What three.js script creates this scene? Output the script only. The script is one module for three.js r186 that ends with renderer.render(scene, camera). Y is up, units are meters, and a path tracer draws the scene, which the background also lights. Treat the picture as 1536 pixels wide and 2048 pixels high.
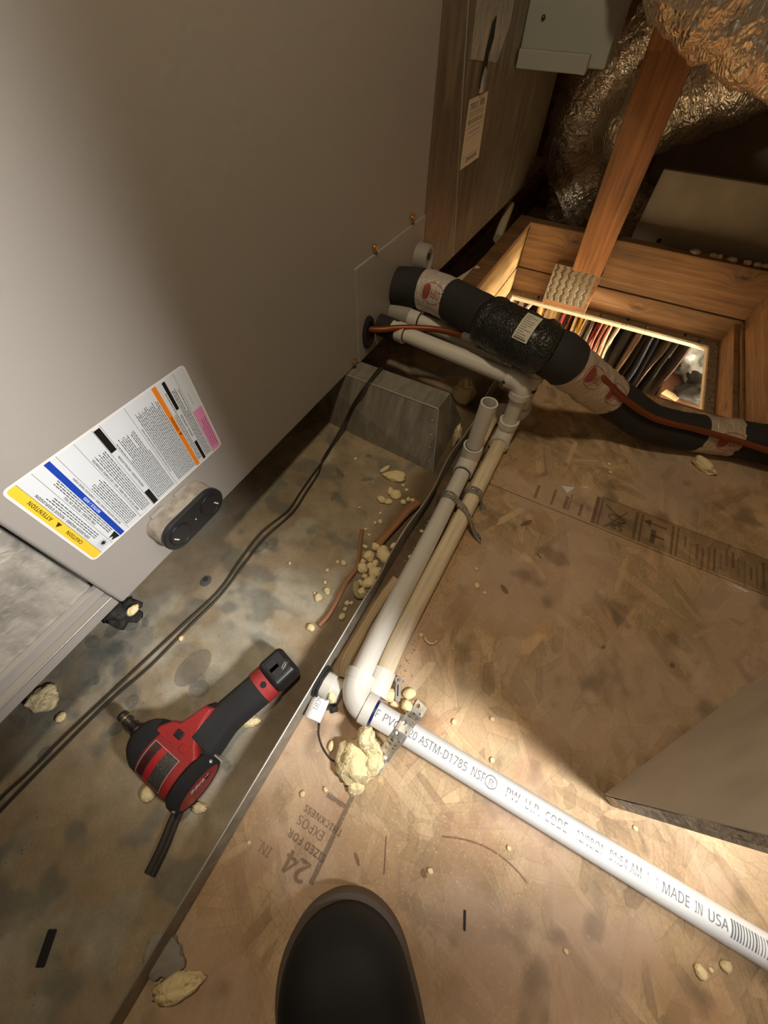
import * as THREE from 'three';
import { RoundedBoxGeometry } from 'three/addons/geometries/RoundedBoxGeometry.js';
import { mergeGeometries, mergeVertices, toCreasedNormals } from 'three/addons/utils/BufferGeometryUtils.js';
import { MarchingCubes } from 'three/addons/objects/MarchingCubes.js';

// ------------------------------------------------------------------ camera, light, exposure
// world: +x away from the furnace, -z along the furnace, y up, OSB floor at y = 0
const scene = new THREE.Scene();
scene.background = new THREE.Color(0x000000);
const camera = new THREE.PerspectiveCamera(107.48, 0.75, 0.02, 30);
camera.rotation.order = 'YXZ';
camera.position.set(0, 0.52, 0);
camera.rotation.set(-0.973574, 0.473879, 0.028799);

const renderer = new THREE.WebGLRenderer({ antialias: true });
renderer.toneMapping = THREE.LinearToneMapping;
renderer.toneMappingExposure = 1.0;
renderer.shadowMap.enabled = true;

const WORK_LAMP = { at: [0.45, 0.64, -0.01], aim: [-0.05, 0.29, -0.81], power: 4.1, color: [1, 0.965, 0.93] };
const ATTIC_BULB = { at: [-0.08, 1.1, -0.2], power: 0.84, color: [1, 0.81, 0.55] };
const CLOSET_BULB = { at: [1.22, -0.35, -1.12], power: 12, color: [1, 0.86, 0.63] };

// ------------------------------------------------------------------ small tools
const V = (x, y, z) => new THREE.Vector3(x, y, z);
function rng(seed) { let s = seed >>> 0; return () => { s = (s + 0x6d2b79f5) >>> 0; let t = s; t = Math.imul(t ^ (t >>> 15), t | 1); t ^= t + Math.imul(t ^ (t >>> 7), t | 61); return ((t ^ (t >>> 14)) >>> 0) / 4294967296; }; }
function hash(x, y, z) { let h = Math.imul(x, 374761393) ^ Math.imul(y, 668265263) ^ Math.imul(z, 2147483647 ^ 0x5bd1e995); h = Math.imul(h ^ (h >>> 13), 1274126177); return ((h ^ (h >>> 16)) >>> 0) / 4294967296; }
const sm = (t) => t * t * (3 - 2 * t);
function n2(x, y, s = 0) { const i = Math.floor(x), j = Math.floor(y), u = sm(x - i), v = sm(y - j); const a = hash(i, j, s), b = hash(i + 1, j, s), c = hash(i, j + 1, s), d = hash(i + 1, j + 1, s); return a + (b - a) * u + (c - a) * v + (a - b - c + d) * u * v; }
function n3(x, y, z, s = 0) { const k = Math.floor(z), w = sm(z - k); const a = n2(x, y, s * 131 + k), b = n2(x, y, s * 131 + k + 1); return a + (b - a) * w; }
function fbm(x, y, s = 0, o = 4) { let a = 0, f = 1, g = 0.5, t = 0; for (let i = 0; i < o; i++) { a += g * n2(x * f, y * f, s + i); t += g; f *= 2.03; g *= 0.5; } return a / t; }
function fbm3(x, y, z, s = 0, o = 3) { let a = 0, f = 1, g = 0.5, t = 0; for (let i = 0; i < o; i++) { a += g * n3(x * f, y * f, z * f, s + i); t += g; f *= 2.03; g *= 0.5; } return a / t; }
const clamp = (x, a = 0, b = 1) => Math.min(b, Math.max(a, x));
const step = (a, b, x) => sm(clamp((x - a) / (b - a)));

const taken = new Map();
function numbered(name) { const k = taken.get(name) || 0; taken.set(name, k + 1); return k ? `${name}_${String(k).padStart(3, '0')}` : name; }
function mesh(name, geo, mat, parent, label) {
  const m = new THREE.Mesh(geo, mat); m.name = name; m.castShadow = m.receiveShadow = true;
  if (label) m.userData.label = label;
  parent.add(m); return m;
}
function thing(name, label, category, pos = [0, 0, 0], group) {
  const g = new THREE.Group(); g.name = numbered(name); g.position.set(...pos); g.userData = { label, category };
  if (group) g.userData.group = group;
  scene.add(g); return g;
}
function one(name, geo, mat, label, category, group) {
  const m = mesh(numbered(name), geo, mat, scene); m.userData = { label, category }; if (group) m.userData.group = group; return m;
}
function struct(name, geo, mat, label) { const m = mesh(name, geo, mat, scene); m.userData = { kind: 'structure', label }; return m; }

// box from min / max corners, with an optional edge radius; uv in metres
function boxUV(g, scale = 1) {
  g = g.index ? g.toNonIndexed() : g; const p = g.attributes.position, n = g.attributes.normal, uv = new Float32Array(p.count * 2);
  for (let i = 0; i < p.count; i++) {
    const ax = Math.abs(n.getX(i)), ay = Math.abs(n.getY(i)), az = Math.abs(n.getZ(i)); let u, v;
    if (ay >= ax && ay >= az) { u = p.getX(i); v = -p.getZ(i); } else if (ax >= az) { u = -p.getZ(i); v = p.getY(i); } else { u = p.getX(i); v = p.getY(i); }
    uv[2 * i] = u * scale; uv[2 * i + 1] = v * scale;
  }
  g.setAttribute('uv', new THREE.BufferAttribute(uv, 2)); return g;
}
function bx(x0, x1, y0, y1, z0, z1, r = 0) {
  const w = x1 - x0, h = y1 - y0, d = z1 - z0;
  let g = r ? new RoundedBoxGeometry(w, h, d, 2, Math.min(r, w / 2.01, h / 2.01, d / 2.01)) : new THREE.BoxGeometry(w, h, d);
  g = g.index ? g.toNonIndexed() : g; g.translate((x0 + x1) / 2, (y0 + y1) / 2, (z0 + z1) / 2); return boxUV(g);
}
// convex or prism solid from two matching rings of points
function prism(a, b) {
  const pos = []; const n = a.length; const tri = (p, q, r) => pos.push(...p, ...q, ...r);
  for (let i = 0; i < n; i++) { const j = (i + 1) % n; tri(a[i], a[j], b[j]); tri(a[i], b[j], b[i]); }
  for (let i = 1; i < n - 1; i++) { tri(a[0], a[i + 1], a[i]); tri(b[0], b[i], b[i + 1]); }
  const g = new THREE.BufferGeometry(); g.setAttribute('position', new THREE.Float32BufferAttribute(pos, 3)); g.computeVertexNormals(); return boxUV(g);
}
// tube through points: radius is a number or (t, angle) => r ; uv: u = metres along, v = 0..1 around (starts at the side `up`)
function sweep(points, radius, { seg = 40, rad = 20, caps = true, disp = null, inner = 0, curve = null, up = null, closed = false } = {}) {
  const c = curve || (points.length === 2 ? new THREE.LineCurve3(points[0], points[1]) : new THREE.CatmullRomCurve3(points, closed, 'centripetal'));
  const L = c.getLength(), pos = [], uv = [], idx = []; const R = typeof radius === 'function' ? radius : () => radius;
  const T0 = c.getTangentAt(0); let N = up ? up.clone() : (Math.abs(T0.y) < 0.9 ? V(0, 1, 0) : V(1, 0, 0)); N.addScaledVector(T0, -N.dot(T0)).normalize();
  for (let i = 0; i <= seg; i++) {
    const t = i / seg, P = c.getPointAt(t), T = c.getTangentAt(t); N.addScaledVector(T, -N.dot(T)).normalize(); const B = V().crossVectors(T, N);
    for (let j = 0; j <= rad; j++) {
      const a = j / rad * Math.PI * 2, r = R(t, a), d = V(0, 0, 0).addScaledVector(N, Math.cos(a)).addScaledVector(B, Math.sin(a));
      const q = P.clone().addScaledVector(d, r); if (disp) q.addScaledVector(d, disp(q, t, a));
      pos.push(q.x, q.y, q.z); uv.push(t * L, j / rad);
    }
  }
  for (let i = 0; i < seg; i++) for (let j = 0; j < rad; j++) { const a = i * (rad + 1) + j, b = a + rad + 1; idx.push(a, a + 1, b, b, a + 1, b + 1); }
  const g = new THREE.BufferGeometry(); g.setAttribute('position', new THREE.Float32BufferAttribute(pos, 3)); g.setAttribute('uv', new THREE.Float32BufferAttribute(uv, 2)); g.setIndex(idx); g.computeVertexNormals();
  // join the normals of the seam
  const nn = g.attributes.normal; for (let i = 0; i <= seg; i++) { const a = i * (rad + 1), b = a + rad; const v = V(nn.getX(a) + nn.getX(b), nn.getY(a) + nn.getY(b), nn.getZ(a) + nn.getZ(b)).normalize(); nn.setXYZ(a, v.x, v.y, v.z); nn.setXYZ(b, v.x, v.y, v.z); }
  const out = [g.toNonIndexed()];
  if (caps && !closed) for (const [t, s] of [[0, -1], [1, 1]]) {
    const P = c.getPointAt(t), T = c.getTangentAt(t).multiplyScalar(s), cp = [], cu = [], cn = []; const row = (t ? seg : 0) * (rad + 1);
    for (let j = 0; j < rad; j++) {
      const A = V().fromArray(pos, (row + j) * 3), B = V().fromArray(pos, (row + j + 1) * 3);
      const tri = (p, q, r) => { const f = s > 0 ? [p, q, r] : [p, r, q]; for (const k of f) { cp.push(k.x, k.y, k.z); cu.push(0, 0); cn.push(T.x, T.y, T.z); } };
      if (inner) { const a2 = P.clone().lerp(A, inner), b2 = P.clone().lerp(B, inner); tri(a2, A, B); tri(a2, B, b2); } else tri(P, A, B);
    }
    const cg = new THREE.BufferGeometry(); cg.setAttribute('position', new THREE.Float32BufferAttribute(cp, 3)); cg.setAttribute('uv', new THREE.Float32BufferAttribute(cu, 2)); cg.setAttribute('normal', new THREE.Float32BufferAttribute(cn, 3)); out.push(cg);
  }
  return mergeGeometries(out);
}
const line = (a, b, r, o) => sweep([V(...a), V(...b)], r, { seg: 1, rad: 24, ...o });
const merge = (...g) => mergeGeometries(g.map((q) => { q = q.index ? q.toNonIndexed() : q; const r = new THREE.BufferGeometry(); r.setAttribute('position', q.attributes.position); r.setAttribute('normal', q.attributes.normal); r.setAttribute('uv', q.attributes.uv || new THREE.Float32BufferAttribute(new Float32Array(q.attributes.position.count * 2), 2)); return r; }));
// flat strip with round holes, laid along a path; W = direction across it
function strap(path, W, width, holes, thick = 0.0009) {
  const c = new THREE.CatmullRomCurve3(path, false, 'centripetal', 0.5), L = c.getLength(), ns = Math.ceil(L / 0.0009), nw = Math.ceil(width / 0.0009); const pos = [];
  const P = []; for (let i = 0; i <= ns; i++) { const p = c.getPointAt(i / ns), t = c.getTangentAt(i / ns), n = V().crossVectors(W, t).normalize(); if (n.y < -0.2) n.negate(); P.push([p, n]); }
  const at = (i, j, o) => P[i][0].clone().addScaledVector(W, (j / nw - 0.5) * width).addScaledVector(P[i][1], o);
  const gone = (i, j) => holes.some(([s, w, r]) => Math.hypot((i + 0.5) / ns * L - s, ((j + 0.5) / nw - 0.5) * width - w) < r);
  const quad = (a, b, c2, d) => { for (const k of [a, b, c2, a, c2, d]) pos.push(k.x, k.y, k.z); };
  for (let i = 0; i < ns; i++) for (let j = 0; j < nw; j++) if (!gone(i, j)) { quad(at(i, j, 0), at(i + 1, j, 0), at(i + 1, j + 1, 0), at(i, j + 1, 0)); quad(at(i, j, thick), at(i, j + 1, thick), at(i + 1, j + 1, thick), at(i + 1, j, thick)); }
  for (let i = 0; i < ns; i++) { quad(at(i, 0, 0), at(i, 0, thick), at(i + 1, 0, thick), at(i + 1, 0, 0)); quad(at(i, nw, 0), at(i + 1, nw, 0), at(i + 1, nw, thick), at(i, nw, thick)); }
  let g = new THREE.BufferGeometry(); g.setAttribute('position', new THREE.Float32BufferAttribute(pos, 3)); g.computeVertexNormals(); g = toCreasedNormals(g, 0.6); return boxUV(g);
}
// lump of foam, flat underneath, standing on y = 0 of its own axes
function lumpGeo(seed, a, b, c, rough = 0.35, det = 4) {
  let g = new THREE.IcosahedronGeometry(1, det); g.deleteAttribute('uv'); g.deleteAttribute('normal'); g = mergeVertices(g, 1e-4); const p = g.attributes.position, s = seed * 7.31;
  for (let i = 0; i < p.count; i++) {
    const x = p.getX(i), y = p.getY(i), z = p.getZ(i);
    const d = 1 + rough * 1.6 * (fbm3(x * 1.3 + s + 9, y * 1.3 + 9, z * 1.3 + 9, seed, 2) - 0.5) + rough * 0.8 * (fbm3(x * 4 + s + 20, y * 4 + 20, z * 4 + 20, seed + 5, 3) - 0.5);
    p.setXYZ(i, x * d * a, Math.max(y * d, -0.55) * b + 0.55 * b, z * d * c);
  }
  g.computeVertexNormals(); return boxUV(g.toNonIndexed());
}

// ------------------------------------------------------------------ textures
function canvas(w, h) { const c = document.createElement('canvas'); c.width = w; c.height = h; return [c, c.getContext('2d')]; }
function tex(c, srgb = true, wrap = false) { const t = new THREE.CanvasTexture(c); if (srgb) t.colorSpace = THREE.SRGBColorSpace; t.wrapS = t.wrapT = wrap ? THREE.RepeatWrapping : THREE.ClampToEdgeWrapping; t.magFilter = THREE.LinearFilter; return t; }
function mirrored(t) { t.wrapS = t.wrapT = THREE.MirroredRepeatWrapping; return t; }
function data(w, h, fn, { srgb = true, wrap = true } = {}) {
  const d = new Uint8Array(w * h * 4); for (let y = 0; y < h; y++) for (let x = 0; x < w; x++) { const c = fn(x, y), k = (y * w + x) * 4; if (c.length) { d[k] = c[0]; d[k + 1] = c[1]; d[k + 2] = c[2]; } else d[k] = d[k + 1] = d[k + 2] = c; d[k + 3] = 255; }
  const t = new THREE.DataTexture(d, w, h); if (srgb) t.colorSpace = THREE.SRGBColorSpace; if (wrap) t.wrapS = t.wrapT = THREE.RepeatWrapping; t.magFilter = THREE.LinearFilter; t.minFilter = THREE.LinearMipmapLinearFilter; t.generateMipmaps = true; t.needsUpdate = true; return t;
}
// repeating noise texture helper: coordinates wrap at the edge by mirroring
const mir = (x, n) => { const t = (x / n) * 2; return (t < 1 ? t : 2 - t); };

const std = (o) => new THREE.MeshStandardMaterial(o);
const rgb = (r, g, b) => new THREE.Color().setRGB(r, g, b);

const fineNoise = data(256, 256, (x, y) => 255 * fbm(mir(x, 256) * 24, mir(y, 256) * 24, 3, 4), { srgb: false });
const crumple = data(512, 512, (x, y) => { const u = mir(x, 512), v = mir(y, 512); const q = fbm(u * 9 + 3, v * 9, 40, 3), r = 1 - Math.abs(2 * fbm(u * 14 + q * 2, v * 14 + q, 50, 3) - 1); return 255 * clamp(0.7 * r + 0.3 * q); }, { srgb: false });
function rep(t, x, y = x) { const c = t.clone(); c.repeat.set(x, y); c.needsUpdate = true; return c; }

// smooth noise sampled on a coarse grid, read back with linear interpolation
function coarse(w, h, fn, q = 4) { const W = Math.ceil(w / q) + 2, H = Math.ceil(h / q) + 2, a = new Float32Array(W * H); for (let j = 0; j < H; j++) for (let i = 0; i < W; i++) a[j * W + i] = fn(i * q, j * q); return (x, y) => { const u = x / q, v = y / q, i = u | 0, j = v | 0, f = u - i, g = v - j, k = j * W + i; return (a[k] * (1 - f) + a[k + 1] * f) * (1 - g) + (a[k + W] * (1 - f) + a[k + W + 1] * f) * g; }; }

// floor boards: strands pressed into a sheet, print, dust and crumbs
const FX0 = -0.16, FX1 = 0.76, FZ0 = -0.9, FZ1 = 0.5, FS = 1460;
function osbCanvas() {
  const w = Math.round((FX1 - FX0) * FS), h = Math.round((FZ1 - FZ0) * FS), [c, x] = canvas(w, h), r = rng(11);
  const X = (m) => (m - FX0) * FS, Z = (m) => (m - FZ0) * FS;
  x.fillStyle = 'rgb(158,130,92)'; x.fillRect(0, 0, w, h);
  const tones = [[172, 142, 102], [146, 117, 80], [184, 155, 114], [134, 106, 72], [166, 132, 92], [176, 138, 98], [152, 128, 90], [164, 140, 104], [128, 102, 70]];
  for (let i = 0; i < 3600; i++) {
    const cx = r() * w, cy = r() * h, len = (30 + 120 * r() * r() + 40 * r()), wd = 8 + 26 * r() * r() + 4, an = (r() - 0.5) * 1.9 + (r() < 0.25 ? Math.PI / 2 : 0) + 1.2, t = tones[(r() * tones.length) | 0], k = 0.9 + 0.2 * r();
    x.save(); x.translate(cx, cy); x.rotate(an); x.globalAlpha = 0.2 + 0.45 * r(); x.fillStyle = `rgb(${t[0] * k | 0},${t[1] * k | 0},${t[2] * k | 0})`;
    x.beginPath(); x.moveTo(-len / 2, -wd / 2 * r()); x.lineTo(-len * 0.3, -wd / 2); x.lineTo(len * 0.35, -wd / 2 * (0.6 + 0.4 * r())); x.lineTo(len / 2, wd / 2 * (r() - 0.5)); x.lineTo(len * 0.3, wd / 2); x.lineTo(-len * 0.4, wd / 2 * (0.5 + 0.5 * r())); x.closePath(); x.fill();
    x.globalAlpha = 0.16; x.strokeStyle = 'rgb(70,46,24)'; x.lineWidth = 1.1; x.stroke();
    x.globalAlpha = 0.1; x.strokeStyle = r() < 0.5 ? 'rgb(90,60,30)' : 'rgb(200,165,115)'; x.lineWidth = 0.8;
    for (let q = 0; q < 4; q++) { const yy = (r() - 0.5) * wd * 0.8; x.beginPath(); x.moveTo(-len * 0.4 * r(), yy); x.lineTo(len * 0.4 * r(), yy + (r() - 0.5) * 3); x.stroke(); }
    x.restore();
  }
  // noise tint: brown resin, red resin, grey dust film
  const im = x.getImageData(0, 0, w, h), d = im.data;
  const A = coarse(w, h, (i, j) => fbm(i / 210, j / 210, 5, 4)), Bn = coarse(w, h, (i, j) => fbm(i / 95, j / 95, 9, 3)), Dn = coarse(w, h, (i, j) => fbm(i / 150 + 40, j / 150, 31, 4)), Kn = coarse(w, h, (i, j) => fbm(i / 60 + 7, j / 60, 77, 3), 3);
  for (let j = 0; j < h; j++) for (let i = 0; i < w; i++) {
    const k = (j * w + i) * 4, mx = i / FS + FX0, mz = j / FS + FZ0; const a = A(i, j), b = Bn(i, j), f = n2(i / 2.3, j / 2.3, 20);
    let R = d[k], G = d[k + 1], B = d[k + 2]; const t = 0.9 + 0.5 * a + 0.1 * (f - 0.5); R *= t; G *= t; B *= t;
    const red = step(0.56, 0.68, b) * 0.5; R = R * (1 - red) + 172 * red; G = G * (1 - red) + 128 * red; B = B * (1 - red) + 88 * red;
    const du = step(0.42, 0.66, Dn(i, j)) * 0.5; R = R * (1 - du) + 202 * du; G = G * (1 - du) + 172 * du; B = B * (1 - du) + 150 * du;
    const dk = step(0.6, 0.85, Kn(i, j)) * 0.22; R *= 1 - dk; G *= 1 - dk; B *= 1 - dk;
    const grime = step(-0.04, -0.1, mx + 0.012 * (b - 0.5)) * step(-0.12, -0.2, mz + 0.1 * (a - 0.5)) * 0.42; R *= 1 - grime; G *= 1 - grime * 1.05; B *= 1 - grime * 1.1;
    const gr = 0.4 * R + 0.45 * G + 0.15 * B; d[k] = clamp((R + (gr - R) * 0.2) * 1.03, 0, 255); d[k + 1] = clamp((G + (gr - G) * 0.2) * 1.03, 0, 255); d[k + 2] = clamp((B + (gr - B) * 0.2) * 1.03, 0, 255);
  }
  x.putImageData(im, 0, 0);
  // print: lines read towards -x, their tops point to +z
  const put = (s, mx, mz, size, font = 'bold', al = 0.5) => { x.save(); x.translate(X(mx), Z(mz)); x.rotate(Math.PI); x.globalAlpha = al; x.fillStyle = 'rgb(62,46,36)'; x.font = `${font} ${size * FS}px sans-serif`; x.fillText(s, 0, 0); x.restore(); };
  put('SIZED FOR', -0.008, 0.0905, 0.0095); put('EXPOS', -0.019, 0.0765, 0.0115, '', 0.55); put('THICKNESS', -0.004, 0.0655, 0.009); put('24', -0.017, 0.1035, 0.026, 'bold', 0.4); put('IN.', -0.06, 0.112, 0.012, 'bold', 0.3);
  x.globalAlpha = 0.42; x.fillStyle = 'rgb(60,48,40)'; x.fillRect(X(-0.0135), Z(0.032), 0.005 * FS, 0.084 * FS); x.fillRect(X(-0.036), Z(0.0455), 0.0225 * FS, 0.0045 * FS);
  // edge print beside the joint
  const inkBar = (mx, z0, z1, t) => x.fillRect(X(mx), Z(z0), t * FS, (z1 - z0) * FS); x.fillStyle = 'rgb(52,36,22)'; x.globalAlpha = 0.22; x.fillRect(X(0.148), Z(-0.527), 0.42 * FS, 0.064 * FS);
  x.globalAlpha = 0.36; x.fillRect(X(0.155), Z(-0.53), 0.4 * FS, 0.003 * FS);
  for (const [mx, t] of [[0.148, 0.006], [0.157, 0.003], [0.213, 0.005], [0.222, 0.004], [0.27, 0.004], [0.278, 0.003]]) inkBar(mx, -0.525, -0.465, t);
  for (const [mx, t, a, b] of [[0.05, 0.005, -0.5, -0.468], [0.079, 0.004, -0.505, -0.468], [0.1, 0.006, -0.5, -0.47], [0.108, 0.002, -0.51, -0.47], [0.126, 0.005, -0.495, -0.468]]) inkBar(mx, a, b, t);
  x.lineWidth = 0.003 * FS; x.strokeStyle = 'rgb(52,36,22)'; x.beginPath(); x.moveTo(X(0.165), Z(-0.515)); x.lineTo(X(0.2), Z(-0.49)); x.lineTo(X(0.172), Z(-0.47)); x.lineTo(X(0.2), Z(-0.515)); x.stroke();
  x.beginPath(); x.ellipse(X(0.186), Z(-0.493), 0.013 * FS, 0.007 * FS, 0, 0, 7); x.stroke(); put('S8', 0.199, -0.483, 0.019, 'bold', 0.5);
  x.globalAlpha = 0.5; x.beginPath(); x.moveTo(X(0.23), Z(-0.512)); x.lineTo(X(0.262), Z(-0.512)); x.stroke(); x.beginPath(); x.moveTo(X(0.226), Z(-0.512)); x.lineTo(X(0.238), Z(-0.52)); x.lineTo(X(0.238), Z(-0.504)); x.fill(); inkBar(0.24, -0.5, -0.472, 0.007); x.fillRect(X(0.24), Z(-0.49), 0.02 * FS, 0.004 * FS);
  const q = rng(4); for (let i = 0; i < 26; i++) { const mx = 0.29 + i * 0.0085; x.globalAlpha = 0.12 + 0.25 * q(); x.fillRect(X(mx), Z(-0.52 + 0.02 * q()), (0.002 + 0.003 * q()) * FS, (0.02 + 0.03 * q()) * FS); }
  // stains, scratches and sawdust
  x.globalAlpha = 0.45; x.fillStyle = 'rgb(70,44,24)';
  for (const [mx, mz, a, b] of [[0.085, 0.055, 0.004, 0.003], [0.02, 0.078, 0.006, 0.002], [0.29, -0.285, 0.003, 0.004], [0.205, -0.265, 0.002, 0.003], [0.06, -0.28, 0.008, 0.004], [0.31, -0.055, 0.003, 0.004], [0.055, -0.41, 0.004, 0.012], [0.09, -0.36, 0.006, 0.002]]) { x.beginPath(); x.ellipse(X(mx), Z(mz), a * FS, b * FS, 0.6, 0, 7); x.fill(); }
  x.strokeStyle = 'rgb(80,54,32)'; x.lineWidth = 2; x.globalAlpha = 0.6; x.beginPath(); x.moveTo(X(0.09), Z(0.02)); x.quadraticCurveTo(X(0.14), Z(-0.005), X(0.18), Z(0.012)); x.stroke(); x.beginPath(); x.moveTo(X(0.038), Z(0.048)); x.lineTo(X(0.05), Z(0.075)); x.stroke();
  const s = rng(77); for (let i = 0; i < 5200; i++) { const near = s() < 0.6; const mx = near ? -0.1 + 0.3 * s() : FX0 + s() * (FX1 - FX0), mz = near ? -0.05 + 0.16 * s() : FZ0 + s() * (FZ1 - FZ0); x.globalAlpha = 0.25 + 0.5 * s(); x.fillStyle = s() < 0.7 ? 'rgb(222,196,158)' : 'rgb(196,160,112)'; const a = s() * 3.14, l = 0.5 + 2.2 * s() * s() * s(); x.save(); x.translate(X(mx), Z(mz)); x.rotate(a); x.fillRect(-l, -0.6, 2 * l, 1.2); x.restore(); }
  for (let i = 0; i < 900; i++) { const t = s(), side = 0.0 + 0.035 * s() * s(); const mz = -0.08 - 0.5 * t, mx = -0.026 + side; x.globalAlpha = 0.4 + 0.4 * s(); x.fillStyle = 'rgb(206,168,112)'; x.fillRect(X(mx), Z(mz), 1 + 3 * s(), 1 + 3 * s()); }
  return c;
}
const osbC = osbCanvas(), osbTex = mirrored(tex(osbC)), osbBump = mirrored(tex(osbC, false));
const M = {};
M.osb = std({ map: osbTex, bumpMap: osbBump, bumpScale: 0.0016, roughness: 0.72 });
function planUV(g, x0, x1, z0, z1) { const p = g.attributes.position, u = new Float32Array(p.count * 2); for (let i = 0; i < p.count; i++) { u[2 * i] = (p.getX(i) - x0) / (x1 - x0); u[2 * i + 1] = 1 - (p.getZ(i) - z0) / (z1 - z0); } g.setAttribute('uv', new THREE.BufferAttribute(u, 2)); return g; }

// drain pan: zinc sheet with dust, stains and drips
const PX0 = -0.5, PX1 = -0.1, PZ0 = -0.8, PZ1 = 0.5, PS = 1460;
function panCanvas() {
  const w = Math.round((PX1 - PX0) * PS), h = Math.round((PZ1 - PZ0) * PS), [c, x] = canvas(w, h), X = (m) => (m - PX0) * PS, Z = (m) => (m - PZ0) * PS;
  const im = x.createImageData(w, h), d = im.data;
  const A = coarse(w, h, (i, j) => fbm(i / 170, j / 170, 2, 5)), Bn = coarse(w, h, (i, j) => fbm(i / 70 + 3, j / 70, 14, 4)), En = coarse(w, h, (i, j) => fbm(i / 26, j / 26, 25, 3), 3), Pn = coarse(w, h, (i, j) => fbm(i / 120 + 9, j / 90, 61, 4)), Un = coarse(w, h, (i, j) => fbm(i / 66 + 30, j / 52, 91, 3));
  for (let j = 0; j < h; j++) for (let i = 0; i < w; i++) {
    const k = (j * w + i) * 4, mx = i / PS + PX0, mz = j / PS + PZ0; const a = A(i, j), b = Bn(i, j), e = En(i, j), f = n2(i / 1.9, j / 1.9, 8);
    let R = 150 + 40 * (a - 0.5), G = 144 + 38 * (a - 0.5), B = 128 + 34 * (a - 0.5);
    const warm = step(0.44, 0.62, b + 0.22 * step(-0.14, -0.3, mz) + 0.1 * step(0.06, 0.14, mz)) * 0.75; R += (150 - R) * warm; G += (132 - G) * warm; B += (106 - B) * warm;
    const pale = step(0.5, 0.66, Pn(i, j)) * 0.55 * (1 - warm); R += (182 - R) * pale; G += (176 - G) * pale; B += (160 - B) * pale;
    const blue = step(0.56, 0.7, Un(i, j)) * 0.5; R += (98 - R) * blue; G += (102 - G) * blue; B += (98 - B) * blue;
    const dirt = step(-0.165, -0.125, mx + 0.03 * (e - 0.5) + 0.012 * (a - 0.5)) * 0.62 * step(0.12, -0.02, mz); R += (74 - R) * dirt; G += (56 - G) * dirt; B += (36 - B) * dirt;
    const t = 0.99 + 0.22 * e + 0.08 * (f - 0.5); d[k] = clamp(R * t, 0, 255); d[k + 1] = clamp(G * t, 0, 255); d[k + 2] = clamp(B * t, 0, 255); d[k + 3] = 255;
  }
  x.putImageData(im, 0, 0);
  const blob = (mx, mz, a, b, col, al, rot = 0) => { x.globalAlpha = al; x.fillStyle = col; x.beginPath(); x.ellipse(X(mx), Z(mz), a * PS, b * PS, rot, 0, 7); x.fill(); };
  // tan ring with a dark drip in it, and other drips
  blob(-0.325, -0.075, 0.021, 0.024, 'rgb(170,152,126)', 0.5); blob(-0.331, -0.078, 0.008, 0.009, 'rgb(92,96,98)', 0.85); blob(-0.333, -0.08, 0.004, 0.004, 'rgb(60,64,66)', 0.8);
  const drips = [[-0.39, 0.037, 0.009, 0.011], [-0.373, 0.02, 0.008, 0.01], [-0.36, 0.008, 0.004, 0.008], [-0.4, 0.06, 0.012, 0.008], [-0.355, 0.09, 0.005, 0.004], [-0.297, 0.085, 0.008, 0.008], [-0.29, 0.115, 0.008, 0.007], [-0.34, 0.17, 0.007, 0.008], [-0.26, 0.02, 0.026, 0.017], [-0.235, 0.035, 0.013, 0.01], [-0.3, -0.16, 0.01, 0.016], [-0.285, -0.175, 0.012, 0.009], [-0.245, -0.41, 0.006, 0.004], [-0.27, -0.35, 0.012, 0.004], [-0.25, -0.3, 0.01, 0.005], [-0.22, -0.36, 0.012, 0.004], [-0.31, -0.3, 0.016, 0.012], [-0.38, 0.09, 0.03, 0.02], [-0.36, 0.055, 0.02, 0.015], [-0.4, 0.15, 0.025, 0.02]];
  drips.forEach(([mx, mz, a, b], i) => { blob(mx, mz, a, b, 'rgb(74,80,82)', i > 15 ? 0.16 : 0.34, i); for (let q = 0; q < 5; q++) blob(mx + a * Math.sin(q * 2.3 + i), mz + b * Math.cos(q * 1.7 + i), a * 0.6, b * 0.55, 'rgb(80,86,88)', 0.12, i + q); });
  const s = rng(5); for (let i = 0; i < 1500; i++) { x.globalAlpha = 0.3 + 0.5 * s(); x.fillStyle = s() < 0.8 ? 'rgb(206,190,160)' : 'rgb(60,52,42)'; const l = 0.5 + 2 * s() * s() * s(); x.save(); x.translate(s() * w, s() * h); x.rotate(s() * 3); x.fillRect(-l, -0.7, 2 * l, 1.4); x.restore(); }
  x.strokeStyle = 'rgb(190,186,172)'; for (let i = 0; i < 90; i++) { x.globalAlpha = 0.12 + 0.15 * s(); x.lineWidth = 0.8; const a = s() * w, b = s() * h, q = s() * 6; x.beginPath(); x.moveTo(a, b); x.lineTo(a + 26 * Math.cos(q), b + 26 * Math.sin(q)); x.stroke(); }
  return c;
}
const panC = panCanvas();
M.pan = std({ map: mirrored(tex(panC)), bumpMap: mirrored(tex(panC, false)), bumpScale: 0.0007, roughness: 0.48, metalness: 0.2 });

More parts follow.
